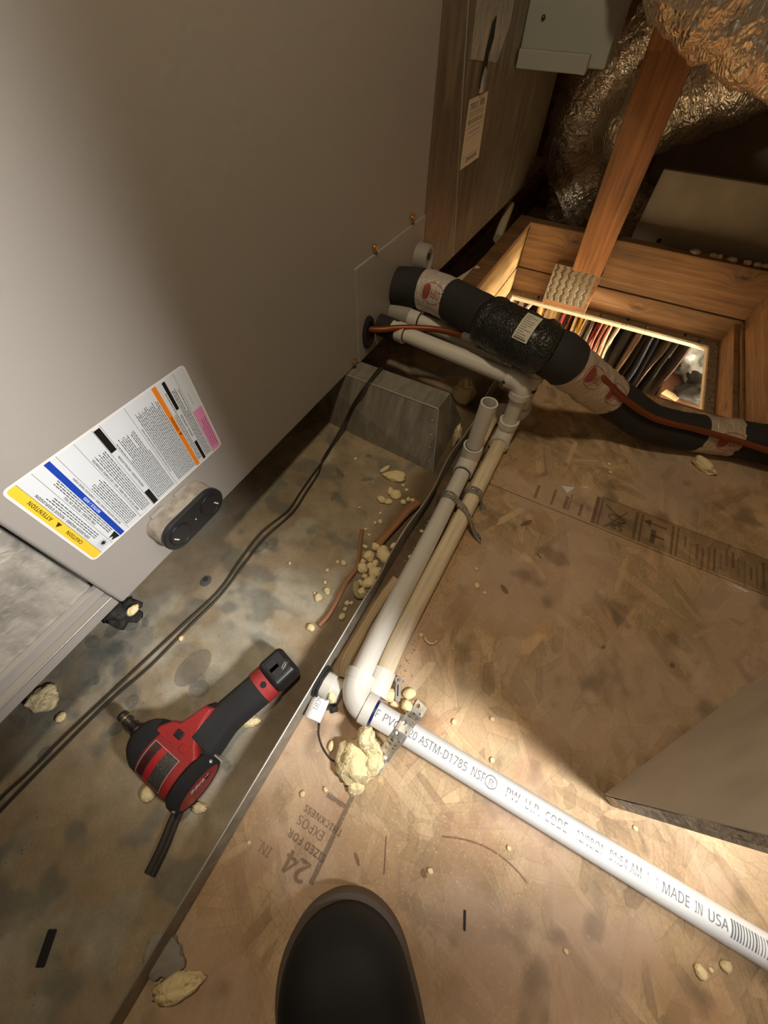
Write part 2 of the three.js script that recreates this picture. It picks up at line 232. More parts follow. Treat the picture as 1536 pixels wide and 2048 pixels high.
const zinc = (a, b, c, s) => data(256, 512, (x, y) => { const u = mir(x, 256), v = mir(y, 512); const q = fbm(u * 16, v * 3, s, 4), e = fbm(u * 5 + 4, v * 6, s + 9, 3), f = n2(x / 1.7, y / 1.7, s); const t = 0.72 + 0.42 * q + 0.2 * (e - 0.5) + 0.06 * (f - 0.5); return [clamp(a * t, 0, 255), clamp(b * t, 0, 255), clamp(c * t, 0, 255)]; });
M.zinc = std({ map: rep(zinc(150, 138, 122, 3), 3, 2), roughness: 0.42, metalness: 0.55, bumpMap: rep(fineNoise, 2), bumpScale: 0.0006 });
M.zincDark = std({ map: rep(zinc(152, 148, 136, 8), 4, 4), roughness: 0.5, metalness: 0.35 });
M.foilBoard = std({ map: rep(zinc(196, 192, 182, 17), 3, 5), roughness: 0.42, metalness: 0.4, bumpMap: rep(crumple, 3), bumpScale: 0.002 });
M.paint = new THREE.MeshPhysicalMaterial({ color: rgb(0.37, 0.348, 0.318), roughness: 0.46, bumpMap: rep(fineNoise, 3), bumpScale: 0.00025, clearcoat: 0.12, clearcoatRoughness: 0.45 });
M.paintGrey = std({ color: rgb(0.36, 0.38, 0.34), roughness: 0.5 });
M.steelEdge = std({ color: rgb(0.62, 0.6, 0.56), roughness: 0.35, metalness: 0.7 });
M.brass = std({ color: rgb(0.62, 0.42, 0.22), roughness: 0.3, metalness: 0.9 });
M.strap = std({ map: rep(zinc(186, 182, 172, 23), 12, 12), roughness: 0.36, metalness: 0.4 });
M.pvc = new THREE.MeshPhysicalMaterial({ map: data(256, 256, (x, y) => { const q = fbm(mir(x, 256) * 7, mir(y, 256) * 7, 6, 4), f = n2(x / 2, y / 2, 3); const t = 0.95 + 0.08 * q + (f > 0.985 ? -0.12 : 0); return [clamp(222 * t, 0, 255), clamp(219 * t, 0, 255), clamp(210 * t, 0, 255)]; }), roughness: 0.36, clearcoat: 0.15, clearcoatRoughness: 0.3 });
M.pvcOld = std({ map: data(256, 256, (x, y) => { const q = fbm(mir(x, 256) * 6, mir(y, 256) * 6, 16, 4), f = n2(x / 2, y / 2, 5); const t = 0.82 + 0.3 * q - (f > 0.97 ? 0.14 : 0); return [clamp(228 * t, 0, 255), clamp(212 * t, 0, 255), clamp(182 * t, 0, 255)]; }), roughness: 0.45 });
M.primer = std({ color: rgb(0.01, 0.014, 0.09), roughness: 0.4 });
M.dark = std({ color: rgb(0.012, 0.011, 0.01), roughness: 0.7 });
M.rubber = std({ color: rgb(0.022, 0.021, 0.019), roughness: 0.75, bumpMap: rep(fineNoise, 30, 3), bumpScale: 0.0008 });
M.mastic = new THREE.MeshPhysicalMaterial({ color: rgb(0.012, 0.012, 0.011), roughness: 0.3, bumpMap: rep(fineNoise, 12, 2), bumpScale: 0.0025, clearcoat: 0.3, clearcoatRoughness: 0.25 });
M.copper = std({ map: data(128, 128, (x, y) => { const q = fbm(mir(x, 128) * 8, mir(y, 128) * 8, 60, 3); return [110 + 60 * q, 62 + 30 * q, 40 + 16 * q]; }), roughness: 0.45, metalness: 0.5 });
M.foil = std({ color: rgb(0.86, 0.8, 0.72), roughness: 0.36, metalness: 0.85, bumpMap: rep(crumple, 5, 1.5), bumpScale: 0.006 });
M.foam = std({ map: data(256, 256, (x, y) => { const q = fbm(mir(x, 256) * 9, mir(y, 256) * 9, 70, 4); return [232 + 18 * q, 212 + 22 * q, 158 + 34 * q]; }), roughness: 0.85, bumpMap: rep(fineNoise, 9), bumpScale: 0.0016 });
M.foamGrey = std({ color: rgb(0.33, 0.31, 0.28), roughness: 0.9 });
const woodTex = (a, b, c, s, knots = []) => data(512, 512, (x, y) => { const u = x / 512, v = y / 512; let dx = 0; for (const [ku, kv, kr] of knots) { const q = Math.hypot((u - ku) * 1.6, v - kv); dx += kr * Math.exp(-q * q * 120); } const w = fbm(u * 3 + 5, v * 30 + dx * 8, s, 4), g = fbm(u * 6, v * 160 + dx * 30, s + 6, 3), e = fbm(u * 4, v * 5, s + 20, 3); const t = 0.68 + 0.36 * w + 0.22 * (g - 0.5) + 0.3 * (e - 0.5); let k = 1; for (const [ku, kv, kr] of knots) k -= 0.55 * kr * Math.exp(-((u - ku) ** 2 * 1200 + (v - kv) ** 2 * 2600)); return [clamp(a * t * k, 0, 255), clamp(b * t * k, 0, 255), clamp(c * t * k, 0, 255)]; });
M.wood = std({ map: rep(woodTex(160, 122, 84, 4, [[0.3, 0.6, 0.8], [0.75, 0.25, 0.7]]), 2.2, 5), roughness: 0.7 });
M.woodPale = std({ map: rep(woodTex(214, 180, 126, 9), 2.2, 4), roughness: 0.7, bumpMap: rep(fineNoise, 3, 20), bumpScale: 0.0006 });
M.woodPost = std({ map: rep(woodTex(172, 122, 80, 13), 2, 5), roughness: 0.65 });
M.sheathing = std({ map: rep(woodTex(160, 122, 84, 21), 0.5, 1), roughness: 0.85 });
M.ring = std({ map: rep(data(256, 256, (x, y) => { const q = fbm(mir(x, 256) * 10, mir(y, 256) * 30, 33, 4), f = fbm(mir(x, 256) * 40, mir(y, 256) * 40, 36, 2); const t = 0.78 + 0.3 * q - 0.5 * step(0.66, 0.8, f); return [160 * t, 144 * t, 120 * t]; }), 4, 4), roughness: 0.75 });
M.greyBoard = std({ map: rep(data(256, 256, (x, y) => { const q = fbm(mir(x, 256) * 5, mir(y, 256) * 5, 44, 5); const t = 0.88 + 0.24 * q; return [150 * t, 143 * t, 130 * t]; }), 1.5), roughness: 0.8 });
M.drywall = std({ map: rep(data(256, 256, (x, y) => { const q = fbm(mir(x, 256) * 6, mir(y, 256) * 6, 48, 5); const t = 0.93 + 0.14 * q; return [clamp(222 * t, 0, 255), clamp(211 * t, 0, 255), clamp(194 * t, 0, 255)]; }), 2), roughness: 0.82 });
M.gypsum = std({ map: rep(data(256, 256, (x, y) => { const q = fbm(mir(x, 256) * 14, mir(y, 256) * 14, 52, 4); const t = 0.75 + 0.5 * q; return [clamp(224 * t, 0, 255), clamp(218 * t, 0, 255), clamp(208 * t, 0, 255)]; }), 8), roughness: 0.95, bumpMap: rep(fineNoise, 12), bumpScale: 0.002 });
M.plaster = std({ color: rgb(0.7, 0.62, 0.5), roughness: 0.9 });
M.white = std({ color: rgb(0.82, 0.8, 0.76), roughness: 0.6 });
M.brownStrip = std({ map: rep(woodTex(176, 124, 84, 27), 6, 2), roughness: 0.7 });
M.shim = std({ map: rep(woodTex(228, 202, 160, 29), 5, 10), roughness: 0.8 });
M.red = std({ color: rgb(0.33, 0.02, 0.02), roughness: 0.42, bumpMap: rep(fineNoise, 20), bumpScale: 0.0003 });
M.grip = std({ color: rgb(0.022, 0.022, 0.024), roughness: 0.62, bumpMap: rep(fineNoise, 40), bumpScale: 0.0005 });
M.blackPlastic = std({ color: rgb(0.016, 0.016, 0.018), roughness: 0.35 });
M.steelDark = std({ color: rgb(0.12, 0.1, 0.09), roughness: 0.35, metalness: 0.8 });
M.wire = std({ color: rgb(0.035, 0.028, 0.02), roughness: 0.6 });

// ------------------------------------------------------------------ the setting
const floor = new THREE.Group(); floor.name = 'floor'; floor.userData = { kind: 'structure', label: 'dusty brown oriented strand board attic floor with stamped print' }; scene.add(floor);
mesh('floor_board', planUV(bx(-1.3, 1.7, -0.018, 0, -0.4592, 1.5, 0.0015), FX0, FX1, FZ0, FZ1), M.osb, floor);
mesh('floor_board_001', planUV(bx(-1.3, 1.7, -0.018, -0.0006, -0.862, -0.461, 0.0015), FX0, FX1, FZ0, FZ1), M.osb, floor);
// joists and the ceiling board of the rooms below, with the hatch hole left open
const jo = new THREE.Group(); jo.name = 'trim_1'; jo.userData = { kind: 'structure', label: 'brown floor joists under and beyond the floor boards' }; scene.add(jo);
for (const x of [-1.25, -0.86, -0.46]) mesh('joist', bx(x, x + 0.038, -0.137, -0.019, -3.1, 1.45), M.wood, jo);
for (const x of [0.62, 1.05, 1.5]) mesh('joist', bx(x, x + 0.038, -0.137, -0.019, -3.1, 1.45), M.wood, jo);
mesh('joist', bx(-0.42, 0.6, -0.137, -0.019, -2.35, -2.312), M.wood, jo); mesh('joist', bx(-0.42, -0.3, -0.137, -0.025, -1.16, -1.122), M.wood, jo);
struct('ceiling_below', merge(bx(-1.9, 2.2, -0.15, -0.1375, -0.9, 1.7), bx(-1.9, -0.245, -0.15, -0.1375, -1.428, -0.9), bx(0.376, 2.2, -0.15, -0.1375, -1.428, -0.9), bx(-1.9, 2.2, -0.15, -0.1375, -3.2, -1.428)), M.plaster, 'plaster ceiling board of the rooms below the attic');
struct('wall_back', bx(-1.9, 2.2, -0.15, 2.0, -3.25, -3.15), M.sheathing, 'brown timber attic gable far behind the ducts');
struct('wall_left', bx(-2.0, -1.9, -0.15, 2.0, -3.25, 1.75), M.sheathing, 'brown timber attic side behind the furnace');
struct('wall_right', bx(2.2, 2.3, -0.15, 2.0, -3.25, 1.75), M.sheathing, 'brown timber attic side past the work lamp');
struct('wall_front', bx(-1.9, 2.2, -0.15, 2.0, 1.65, 1.75), M.sheathing, 'brown timber attic gable behind the photographer');
struct('ceiling', bx(-2.0, 2.3, 2.0, 2.1, -3.25, 1.75), M.sheathing, 'brown roof sheathing over the attic');
// closet under the hatch
struct('wall_closet_left', bx(-1.3, -1.2, -2.5, -0.15, -3.0, -0.3), M.plaster, 'cream closet side below the hatch');
struct('wall_closet_right', bx(1.4, 1.5, -2.5, -0.15, -3.0, -0.3), M.plaster, 'cream closet side beyond the storage box');
struct('wall_closet_back', bx(-1.3, 1.5, -2.5, -0.15, -3.1, -3.0), M.plaster, 'cream closet back behind the hanging clothes');
struct('wall_closet_front', bx(-1.3, 1.5, -2.5, -0.15, -0.4, -0.3), M.plaster, 'cream closet front below the attic floor');
struct('floor_closet', bx(-1.3, 1.5, -2.6, -2.5, -3.1, -0.3), M.sheathing, 'brown closet floor far below the hatch');

// ------------------------------------------------------------------ the furnace
const FXF = -0.331;
const fur = thing('furnace', 'large taupe painted steel furnace cabinet lying on its side above the drain pan', 'furnace', [0, 0, 0]);
mesh('cabinet', bx(-0.86, FXF, 0.1, 0.665, -0.776, 0.0035, 0.004), M.paint, fur);
const acc = mesh('access_plate', bx(FXF - 0.001, FXF + 0.0028, 0.1, 0.2585, -0.7745, -0.5235, 0.002), M.paint, fur);
for (const [y, z] of [[0.267, -0.585], [0.2693, -0.7177], [0.112, -0.507], [0.113, -0.62]]) { const h = mesh('screw', merge(new THREE.CylinderGeometry(0.0042, 0.0046, 0.003, 6).rotateZ(Math.PI / 2), new THREE.CylinderGeometry(0.0062, 0.0062, 0.001, 16).rotateZ(Math.PI / 2).translate(-0.0015, 0, 0)), M.brass, fur); h.position.set(FXF + 0.0042, y, z); }
const gro = mesh('grommet', new THREE.TorusGeometry(0.0175, 0.0045, 10, 28).rotateY(Math.PI / 2).scale(1, 1.35, 0.9), M.rubber, fur); gro.position.set(FXF + 0.004, 0.1435, -0.556);
const groB = mesh('grommet_opening', new THREE.CylinderGeometry(0.0172, 0.0172, 0.002, 24).rotateZ(Math.PI / 2).scale(1, 1.35, 0.9), M.dark, fur); groB.position.set(FXF + 0.0036, 0.1435, -0.556);
// round plug beside the suction stub
const plug = mesh('plug', merge(new THREE.CylinderGeometry(0.024, 0.024, 0.022, 32).rotateZ(Math.PI / 2), new THREE.TorusGeometry(0.019, 0.004, 8, 28).rotateY(Math.PI / 2).translate(0.011, 0, 0)), M.paint, fur); plug.position.set(FXF + 0.013, 0.198, -0.752);
const plugH = mesh('plug_hole', new THREE.CylinderGeometry(0.006, 0.006, 0.002, 16).rotateZ(Math.PI / 2), M.dark, plug); plugH.position.set(0.0112, 0.003, -0.004);
// black drain ports
for (const [z, y, m] of [[-0.6, 0.137, M.rubber], [-0.652, 0.139, M.paint]]) mesh('drain_port', line([FXF, y, z], [-0.288, y - 0.001, z + 0.003], 0.0185), m, fur);
// oval latch: grey taped sides, black face with two dials
{
  const stad = (w, h, r) => { const s = new THREE.Shape(); s.moveTo(-w / 2 + r, -h / 2); s.lineTo(w / 2 - r, -h / 2); s.absarc(w / 2 - r, 0, r, -Math.PI / 2, Math.PI / 2); s.lineTo(-w / 2 + r, h / 2); s.absarc(-w / 2 + r, 0, r, Math.PI / 2, Math.PI * 1.5); return s; };
  const side = new THREE.ExtrudeGeometry(stad(0.084, 0.037, 0.0185), { depth: 0.023, bevelEnabled: true, bevelThickness: 0.001, bevelSize: 0.001, bevelSegments: 2, curveSegments: 20 });
  const lt = mesh('latch', boxUV(side.rotateY(Math.PI / 2)), std({ map: rep(data(256, 128, (x, y) => { const q = fbm(mir(x, 256) * 6, mir(y, 128) * 4, 83, 4), s = step(0.5, 0.74, fbm(mir(x, 256) * 5 + 4, mir(y, 128) * 3, 87, 3)); const t = 0.85 + 0.3 * q - 0.14 * s; return [clamp(176 * t, 0, 255), clamp(166 * t, 0, 255), clamp(152 * t, 0, 255)]; }), 12, 12), roughness: 0.6 }), fur, 'grey taped sides of the oval latch'); lt.position.set(FXF, 0.1495, -0.1085);
  const face = mesh('latch_face', boxUV(new THREE.ExtrudeGeometry(stad(0.085, 0.038, 0.019), { depth: 0.003, bevelEnabled: true, bevelThickness: 0.0015, bevelSize: 0.0012, bevelSegments: 3, curveSegments: 20 }).rotateY(Math.PI / 2)), M.blackPlastic, lt, 'glossy black oval face'); face.position.set(0.0245, 0, 0);
  for (const s of [-1, 1]) { const d = mesh('dial', merge(new THREE.TorusGeometry(0.0135, 0.0009, 8, 32).rotateY(Math.PI / 2), new THREE.CylinderGeometry(0.0125, 0.0125, 0.0016, 28).rotateZ(Math.PI / 2)), M.blackPlastic, lt); d.position.set(0.0292, 0, s * 0.0235); const k = mesh('dial_mark', bx(-0.0004, 0.0004, -0.0035, 0.0035, -0.0007, 0.0007), M.white, lt); k.position.set(0.0304, s * 0.002 - 0.002, s * 0.0305); k.rotation.x = 0.5; }
  const dot = mesh('rivet', new THREE.SphereGeometry(0.0012, 10, 8), M.steelEdge, lt); dot.position.set(0.0292, 0, 0);
  for (const z of [-0.014, 0.02]) { const tb = mesh('tab', bx(0, 0.004, 0.0185, 0.0225, z - 0.009, z + 0.009, 0.001), M.paint, lt); }
}
// warning label, a flat print; u = up the cabinet, its head towards +z
function warningLabel() {
  const W = 904, H = 1476, [c, x] = canvas(W, H), r = rng(3); x.fillStyle = '#ececea'; x.fillRect(0, 0, W, H);
  x.fillStyle = '#dde3e8'; const rr = (a, b, w, h, q) => { x.beginPath(); x.roundRect(a, b, w, h, q); x.fill(); }; rr(18, 18, W - 36, H - 36, 26);
  x.save(); x.beginPath(); x.roundRect(18, 18, W - 36, H - 36, 26); x.clip();
  const band = (y, h, col, a = 0, b = W) => { x.fillStyle = col; x.fillRect(a, y, b - a, h); }; const rule = (y, a = 0, b = W) => { x.fillStyle = '#6c7078'; x.fillRect(a, y, b - a, 3); };
  const head = (t, y, s, col = '#222', cx = W / 2, al = 'center') => { x.fillStyle = col; x.font = `bold ${s}px sans-serif`; x.textAlign = al; x.fillText(t, cx, y); };
  const lines = (y0, y1, a, b, dy = 15, col = 'rgba(30,32,40,0.85)') => { x.fillStyle = col; for (let y = y0; y < y1; y += dy) { let p = a; const e = b - (r() < 0.3 ? r() * (b - a) * 0.4 : r() * 40); while (p < e) { const l = 8 + 34 * r(); x.fillRect(p, y, Math.min(l, e - p), 6); p += l + 6; } } };
  band(18, 66, '#f6cf3c'); head('CAUTION', 66, 38, '#4a3a08', 300); head('ATTENTION', 66, 38, '#4a3a08', 640); x.fillStyle = '#3a2d05'; x.beginPath(); x.moveTo(450, 68); x.lineTo(492, 68); x.lineTo(471, 32); x.fill();
  rule(84); head("EXPLOSION HAZARD / RISQUE D'EXPLOSION", 118, 26, '#222', 480); lines(130, 178, 170, 690, 16);
  x.fillStyle = '#cfd6de'; x.fillRect(40, 96, 80, 80); x.fillStyle = '#111'; x.beginPath(); for (let i = 0; i < 16; i++) { const q = i / 16 * 6.283, k = i % 2 ? 12 : 30; x.lineTo(80 + k * Math.cos(q), 146 + k * Math.sin(q)); } x.fill();
  rule(186); head('FIRE HAZARD / RISQUE DE FEU', 216, 24, '#222', 440); lines(224, 262, 120, 760, 15); x.fillStyle = '#111'; x.beginPath(); x.moveTo(20, 262); x.lineTo(44, 196); x.lineTo(62, 226); x.lineTo(78, 194); x.lineTo(96, 262); x.fill();
  band(268, 42, '#0b3fb0'); head('NOTICE / AVIS', 300, 28, '#dfe6ff', 420); head('BEFORE LIGHTING PLEASE TAKE / COMPLETE THESE STEPS', 340, 21, '#333', 400);
  rule(352); rule(482); lines(366, 470, 60, 560, 15); head("WHAT TO DO IF YOU SMELL GAS / LES ETAPES SUIVANTES", 512, 23, '#222', 400); lines(524, 610, 60, 720, 15); x.strokeStyle = '#9aa2b4'; x.lineWidth = 2; x.strokeRect(24, 480, 150, 70);
  rule(622); rule(684); band(628, 48, '#0c0b0b', 24, 190); band(628, 48, '#0c0b0b', 660, W - 30); head('INSTALLATION / INSTALLATION', 662, 24, '#222', 425); lines(694, 876, 40, 720, 14);
  rule(890); head('DE PLUS, BIEN LIRE LES INSTRUCTIONS DE MISE AU POINT', 918, 18, '#333', 420); lines(930, 1130, 40, 800, 14);
  band(1140, 40, '#f58a1f'); head('WARNING', 1172, 30, '#7a3d05', 520); x.fillStyle = '#5a2c03'; x.beginPath(); x.moveTo(395, 1174); x.lineTo(425, 1174); x.lineTo(410, 1148); x.fill(); lines(1190, 1220, 60, 820, 14);
  band(1234, 30, '#0c0b0b', 24, 250); band(1234, 30, '#0c0b0b', 610, W - 30); head('SERVICE / ENTRETIEN', 1258, 24, '#333', 430); lines(1276, 1340, 40, 780, 14); rule(1352);
  band(1360, 110, '#ec9ac6', 18, 500); lines(1376, 1448, 60, 420, 20, 'rgba(110,30,80,0.85)'); lines(1392, 1404, 560, 700, 14, 'rgba(120,150,130,0.7)');
  x.restore(); return c;
}
{
  const s = new THREE.Shape(), w = 0.1134, h = 0.1845, q = 0.006; s.moveTo(q, 0); s.lineTo(w - q, 0); s.quadraticCurveTo(w, 0, w, q); s.lineTo(w, h - q); s.quadraticCurveTo(w, h, w - q, h); s.lineTo(q, h); s.quadraticCurveTo(0, h, 0, h - q); s.lineTo(0, q); s.quadraticCurveTo(0, 0, q, 0);
  const g = new THREE.ShapeGeometry(s, 6), p = g.attributes.position, uv = new Float32Array(p.count * 2), np = []; for (let i = 0; i < p.count; i++) { const a = p.getX(i), b = p.getY(i); uv[2 * i] = a / w; uv[2 * i + 1] = b / h; np.push(FXF + 0.0005, 0.1777 + a, -0.198 + b); }
  g.setAttribute('position', new THREE.Float32BufferAttribute(np, 3)); g.setAttribute('uv', new THREE.BufferAttribute(uv, 2)); const ix = g.index.array; for (let i = 0; i < ix.length; i += 3) { const t = ix[i]; ix[i] = ix[i + 1]; ix[i + 1] = t; } g.computeVertexNormals();
  mesh('warning_label', g, std({ map: tex(warningLabel()), roughness: 0.42 }), fur, 'white warning label with yellow, blue, orange and pink blocks and small print');
}
// torn black gasket and foam under the near corner
const gk = one('torn_gasket', lumpGeo(41, 0.019, 0.012, 0.016, 1.3, 5).translate(-0.338, 0.082, 0.012), M.rubber, 'ragged black gasket scrap hanging under the furnace corner', 'gasket');
one('foam_chunk', lumpGeo(42, 0.0045, 0.004, 0.006, 0.6, 3).translate(-0.319, 0.092, 0.003), M.foam, 'cream foam crumb stuck in the torn black gasket', 'foam');

// return plenum: foil faced board with a folded steel rail along its foot
const ret = thing('return_plenum', 'silver foil faced return duct box with a folded steel rail along its foot', 'duct');
mesh('duct_board', bx(-0.84, -0.348, 0.13, 0.66, 0.0055, 0.75, 0.003), M.foilBoard, ret);
mesh('foot_rail', merge(bx(-0.84, -0.3305, 0.106, 0.122, 0.004, 0.75, 0.0015), bx(-0.348, -0.341, 0.122, 0.136, 0.004, 0.75, 0.001)), M.paint, ret);
mesh('rail_edge', bx(-0.331, -0.3297, 0.1205, 0.1228, 0.004, 0.75, 0.0004), M.steelEdge, ret);

// supply plenum and its collar
const sup = thing('supply_plenum', 'tarnished galvanised steel supply duct box with a paper contractor sticker', 'duct');
mesh('duct_wall', bx(-0.84, -0.334, 0.118, 0.68, -1.632, -0.86, 0.003), M.zinc, sup);
mesh('collar', prism([[FXF, 0.68, -0.777], [FXF, 0.145, -0.777], [FXF, 0.145, -0.835], [FXF, 0.126, -0.966], [FXF, 0.42, -0.884], [FXF, 0.68, -0.82]], [[-0.6, 0.68, -0.777], [-0.6, 0.145, -0.777], [-0.6, 0.145, -0.835], [-0.6, 0.126, -0.966], [-0.6, 0.42, -0.884], [-0.6, 0.68, -0.82]]), M.zinc, sup);
mesh('seam', prism([[FXF + 0.0015, 0.68, -0.818], [FXF + 0.0015, 0.42, -0.882], [FXF + 0.0015, 0.126, -0.964], [FXF + 0.0015, 0.126, -0.968], [FXF + 0.0015, 0.42, -0.886], [FXF + 0.0015, 0.68, -0.822]], [[FXF - 0.004, 0.68, -0.818], [FXF - 0.004, 0.42, -0.882], [FXF - 0.004, 0.126, -0.964], [FXF - 0.004, 0.126, -0.968], [FXF - 0.004, 0.42, -0.886], [FXF - 0.004, 0.68, -0.822]]), M.steelEdge, sup);
{
  const [c, x] = canvas(300, 400); x.fillStyle = '#d9cfbb'; x.fillRect(0, 0, 300, 400); x.fillStyle = '#2a241e'; x.textAlign = 'center'; x.font = 'bold 48px serif'; x.fillText('TRUE AIR', 150, 62); x.strokeStyle = '#2a241e'; x.lineWidth = 3; for (let i = 0; i < 5; i++) { x.globalAlpha = 0.4; x.beginPath(); x.moveTo(30, 74 + i * 7); x.lineTo(270, 74 + i * 7); x.stroke(); } x.globalAlpha = 1; x.font = 'bold 34px serif'; x.fillText('MECHANICAL', 150, 142); x.globalAlpha = 0.45; x.fillRect(25, 160, 250, 4); x.fillRect(60, 190, 180, 6); x.fillRect(25, 218, 250, 3); x.fillRect(25, 330, 250, 3); x.globalAlpha = 1; x.lineWidth = 6; x.beginPath(); x.moveTo(110, 362); for (let i = 0; i < 12; i++) x.lineTo(116 + i * 12, 356 + (i % 2 ? 14 : -10)); x.stroke(); x.beginPath(); x.ellipse(96, 360, 14, 12, 0, 0, 7); x.stroke();
  const g = new THREE.BufferGeometry(); g.setAttribute('position', new THREE.Float32BufferAttribute([-0.3334, 0.286, -0.936, -0.3334, 0.286, -1.045, -0.3334, 0.382, -1.036, -0.3334, 0.382, -0.936], 3)); g.setAttribute('uv', new THREE.Float32BufferAttribute([0, 0, 1, 0, 1, 1, 0, 1], 2)); g.setIndex([0, 1, 2, 0, 2, 3]); g.computeVertexNormals();
  mesh('sticker', g, std({ map: tex(c), roughness: 0.6 }), sup, 'cream contractor sticker with black lettering');
}
// bare bright patch with torn foil and a dark hole near the top
mesh('foil_patch', prism([[-0.3332, 0.68, -0.9], [-0.3332, 0.43, -0.915], [-0.3332, 0.415, -1.06], [-0.3332, 0.46, -1.1], [-0.3332, 0.68, -1.08]], [[-0.336, 0.68, -0.9], [-0.336, 0.43, -0.915], [-0.336, 0.415, -1.06], [-0.336, 0.46, -1.1], [-0.336, 0.68, -1.08]]), M.foilBoard, sup, 'paler foil tape patch');
{ const s = new THREE.Shape(); [[0, 0], [0.012, 0.02], [0.01, 0.045], [0.024, 0.062], [0.02, 0.085], [0.005, 0.078], [-0.006, 0.05], [-0.012, 0.03], [-0.01, 0.006]].forEach(([a, b], i) => (i ? s.lineTo(a, b) : s.moveTo(a, b))); const g = boxUV(new THREE.ExtrudeGeometry(s, { depth: 0.0015, bevelEnabled: false }).rotateY(Math.PI / 2)); const m = mesh('hole', g, M.dark, sup, 'ragged dark hole'); m.position.set(-0.3331, 0.385, -0.99); const t = mesh('torn_flap', lumpGeo(71, 0.004, 0.022, 0.012, 0.6, 3), M.foilBoard, sup); t.position.set(-0.331, 0.385, -0.992); }

// control box on the supply plenum
const cb = thing('control_box', 'pale grey green steel control box fixed to the supply duct', 'electrical box');
mesh('box_body', bx(-0.334, -0.16, 0.405, 0.68, -1.28, -1.2, 0.003), M.paintGrey, cb);
mesh('box_lip', bx(-0.33, -0.19, 0.398, 0.424, -1.2, -1.18, 0.002), M.paintGrey, cb);
mesh('box_screw', new THREE.SphereGeometry(0.004, 12, 8).translate(-0.3, 0.462, -1.199), M.steelDark, cb); mesh('box_screw', new THREE.SphereGeometry(0.006, 12, 8).translate(-0.27, 0.49, -1.199), M.steelDark, cb);

// metal support under the furnace
const sp = thing('support_rail', 'galvanised trapezoid support block under the furnace in the pan', 'support');
mesh('sheet', prism([[-0.125, 0.003, -0.431], [-0.46, 0.003, -0.455], [-0.46, 0.003, -0.6], [-0.133, 0.003, -0.588]], [[-0.151, 0.0995, -0.482], [-0.46, 0.0995, -0.484], [-0.46, 0.0995, -0.531], [-0.149, 0.0995, -0.529]]), M.zincDark, sp);
mesh('folded_edge', merge(line([-0.1505, 0.0995, -0.4815], [-0.33, 0.0995, -0.4835], 0.0012, { rad: 8 }), line([-0.1505, 0.0995, -0.4815], [-0.125, 0.0035, -0.431], 0.0012, { rad: 8 })), M.steelEdge, sp);
for (const t of [0.2, 0.42, 0.62, 0.84]) { const s = mesh('rivet', new THREE.SphereGeometry(0.0016, 8, 6), M.steelEdge, sp); s.position.set(-0.1505 + 0.0255 * t - 0.009, 0.0995 - 0.096 * t, -0.4815 + 0.05 * t + 0.0005); }

// ------------------------------------------------------------------ the drain pan
const pan = thing('drain_pan', 'stained galvanised drain pan under the furnace with a low upright rim', 'drain pan');
mesh('pan_base', planUV(bx(-0.97, -0.1035, 0.0004, 0.003, -0.78, 1.2), PX0, PX1, PZ0, PZ1), M.pan, pan);
{
  const pts = []; for (let i = 0; i <= 44; i++) { const z = 1.2 - i * (1.98 / 44); const bend = step(-0.15, -0.25, z) * step(-0.75, -0.5, z); pts.push(V(-0.1035 + bend * 0.004 * Math.sin(z * 31) , 0.045 - bend * 0.006 * (1 + Math.sin(z * 23)), z)); }
  const pos = []; const quad = (a, b, c, d) => { for (const k of [a, b, c, a, c, d]) pos.push(k.x, k.y, k.z); };
  for (let i = 0; i < pts.length - 1; i++) { const a = pts[i], b = pts[i + 1], f = (p, dx, y) => V((y < 0.01 ? -0.1035 : p.x) + dx, y, p.z); quad(f(a, 0, 0.0005), f(b, 0, 0.0005), f(b, 0, b.y), f(a, 0, a.y)); quad(f(a, -0.0012, 0.0005), f(a, -0.0012, a.y), f(b, -0.0012, b.y), f(b, -0.0012, 0.0005)); quad(f(a, 0, a.y), f(b, 0, b.y), f(b, -0.0012, b.y), f(a, -0.0012, a.y)); }
  const g = new THREE.BufferGeometry(); g.setAttribute('position', new THREE.Float32BufferAttribute(pos, 3)); g.computeVertexNormals(); mesh('pan_rim', boxUV(toCreasedNormals(g, 0.5)), M.zincDark, pan);
  mesh('rim_bead', sweep(pts.map((p) => V(p.x - 0.0006, p.y, p.z)), 0.0011, { seg: 160, rad: 8 }), M.steelEdge, pan, 'bright hemmed edge');
  mesh('pan_end', bx(-0.97, -0.1035, 0.0005, 0.045, -0.7812, -0.78), M.zincDark, pan);
}

// ------------------------------------------------------------------ white drain pipes
const PR = 0.01335, FR = 0.0172;
function arc(cx, from, to, r) { // quarter bend between two unit directions around corner point cx
  const a = V(...from), b = V(...to), c = V(...cx); return [0, 0.2, 0.4, 0.6, 0.8, 1].map((t) => { const q = t * Math.PI / 2; return c.clone().addScaledVector(a, r * (1 - Math.sin(q))).addScaledVector(b, r * (1 - Math.cos(q))); });
}
function elbow(corner, from, to, reach = 0.028, bend = 0.019) { const c = V(...corner), f = V(...from).normalize(), t = V(...to).normalize(), at = (d, k) => c.clone().addScaledVector(d, k).toArray(); const pts = [c.clone().addScaledVector(f, reach), ...arc(corner, from, to, bend), c.clone().addScaledVector(t, reach)]; return merge(sweep(pts, FR - 0.0006, { seg: 30, rad: 28, inner: 0.8 }), line(at(f, reach + 0.0004), at(f, reach - 0.011), FR + 0.0007, { inner: 0.78 }), line(at(t, reach + 0.0004), at(t, reach - 0.011), FR + 0.0007, { inner: 0.78 })); }
const ringAt = (p, d, r = PR + 0.0006, w = 0.0022) => { const a = V(...p), b = a.clone().addScaledVector(V(...d).normalize(), w); return line(a.toArray(), b.toArray(), r); };

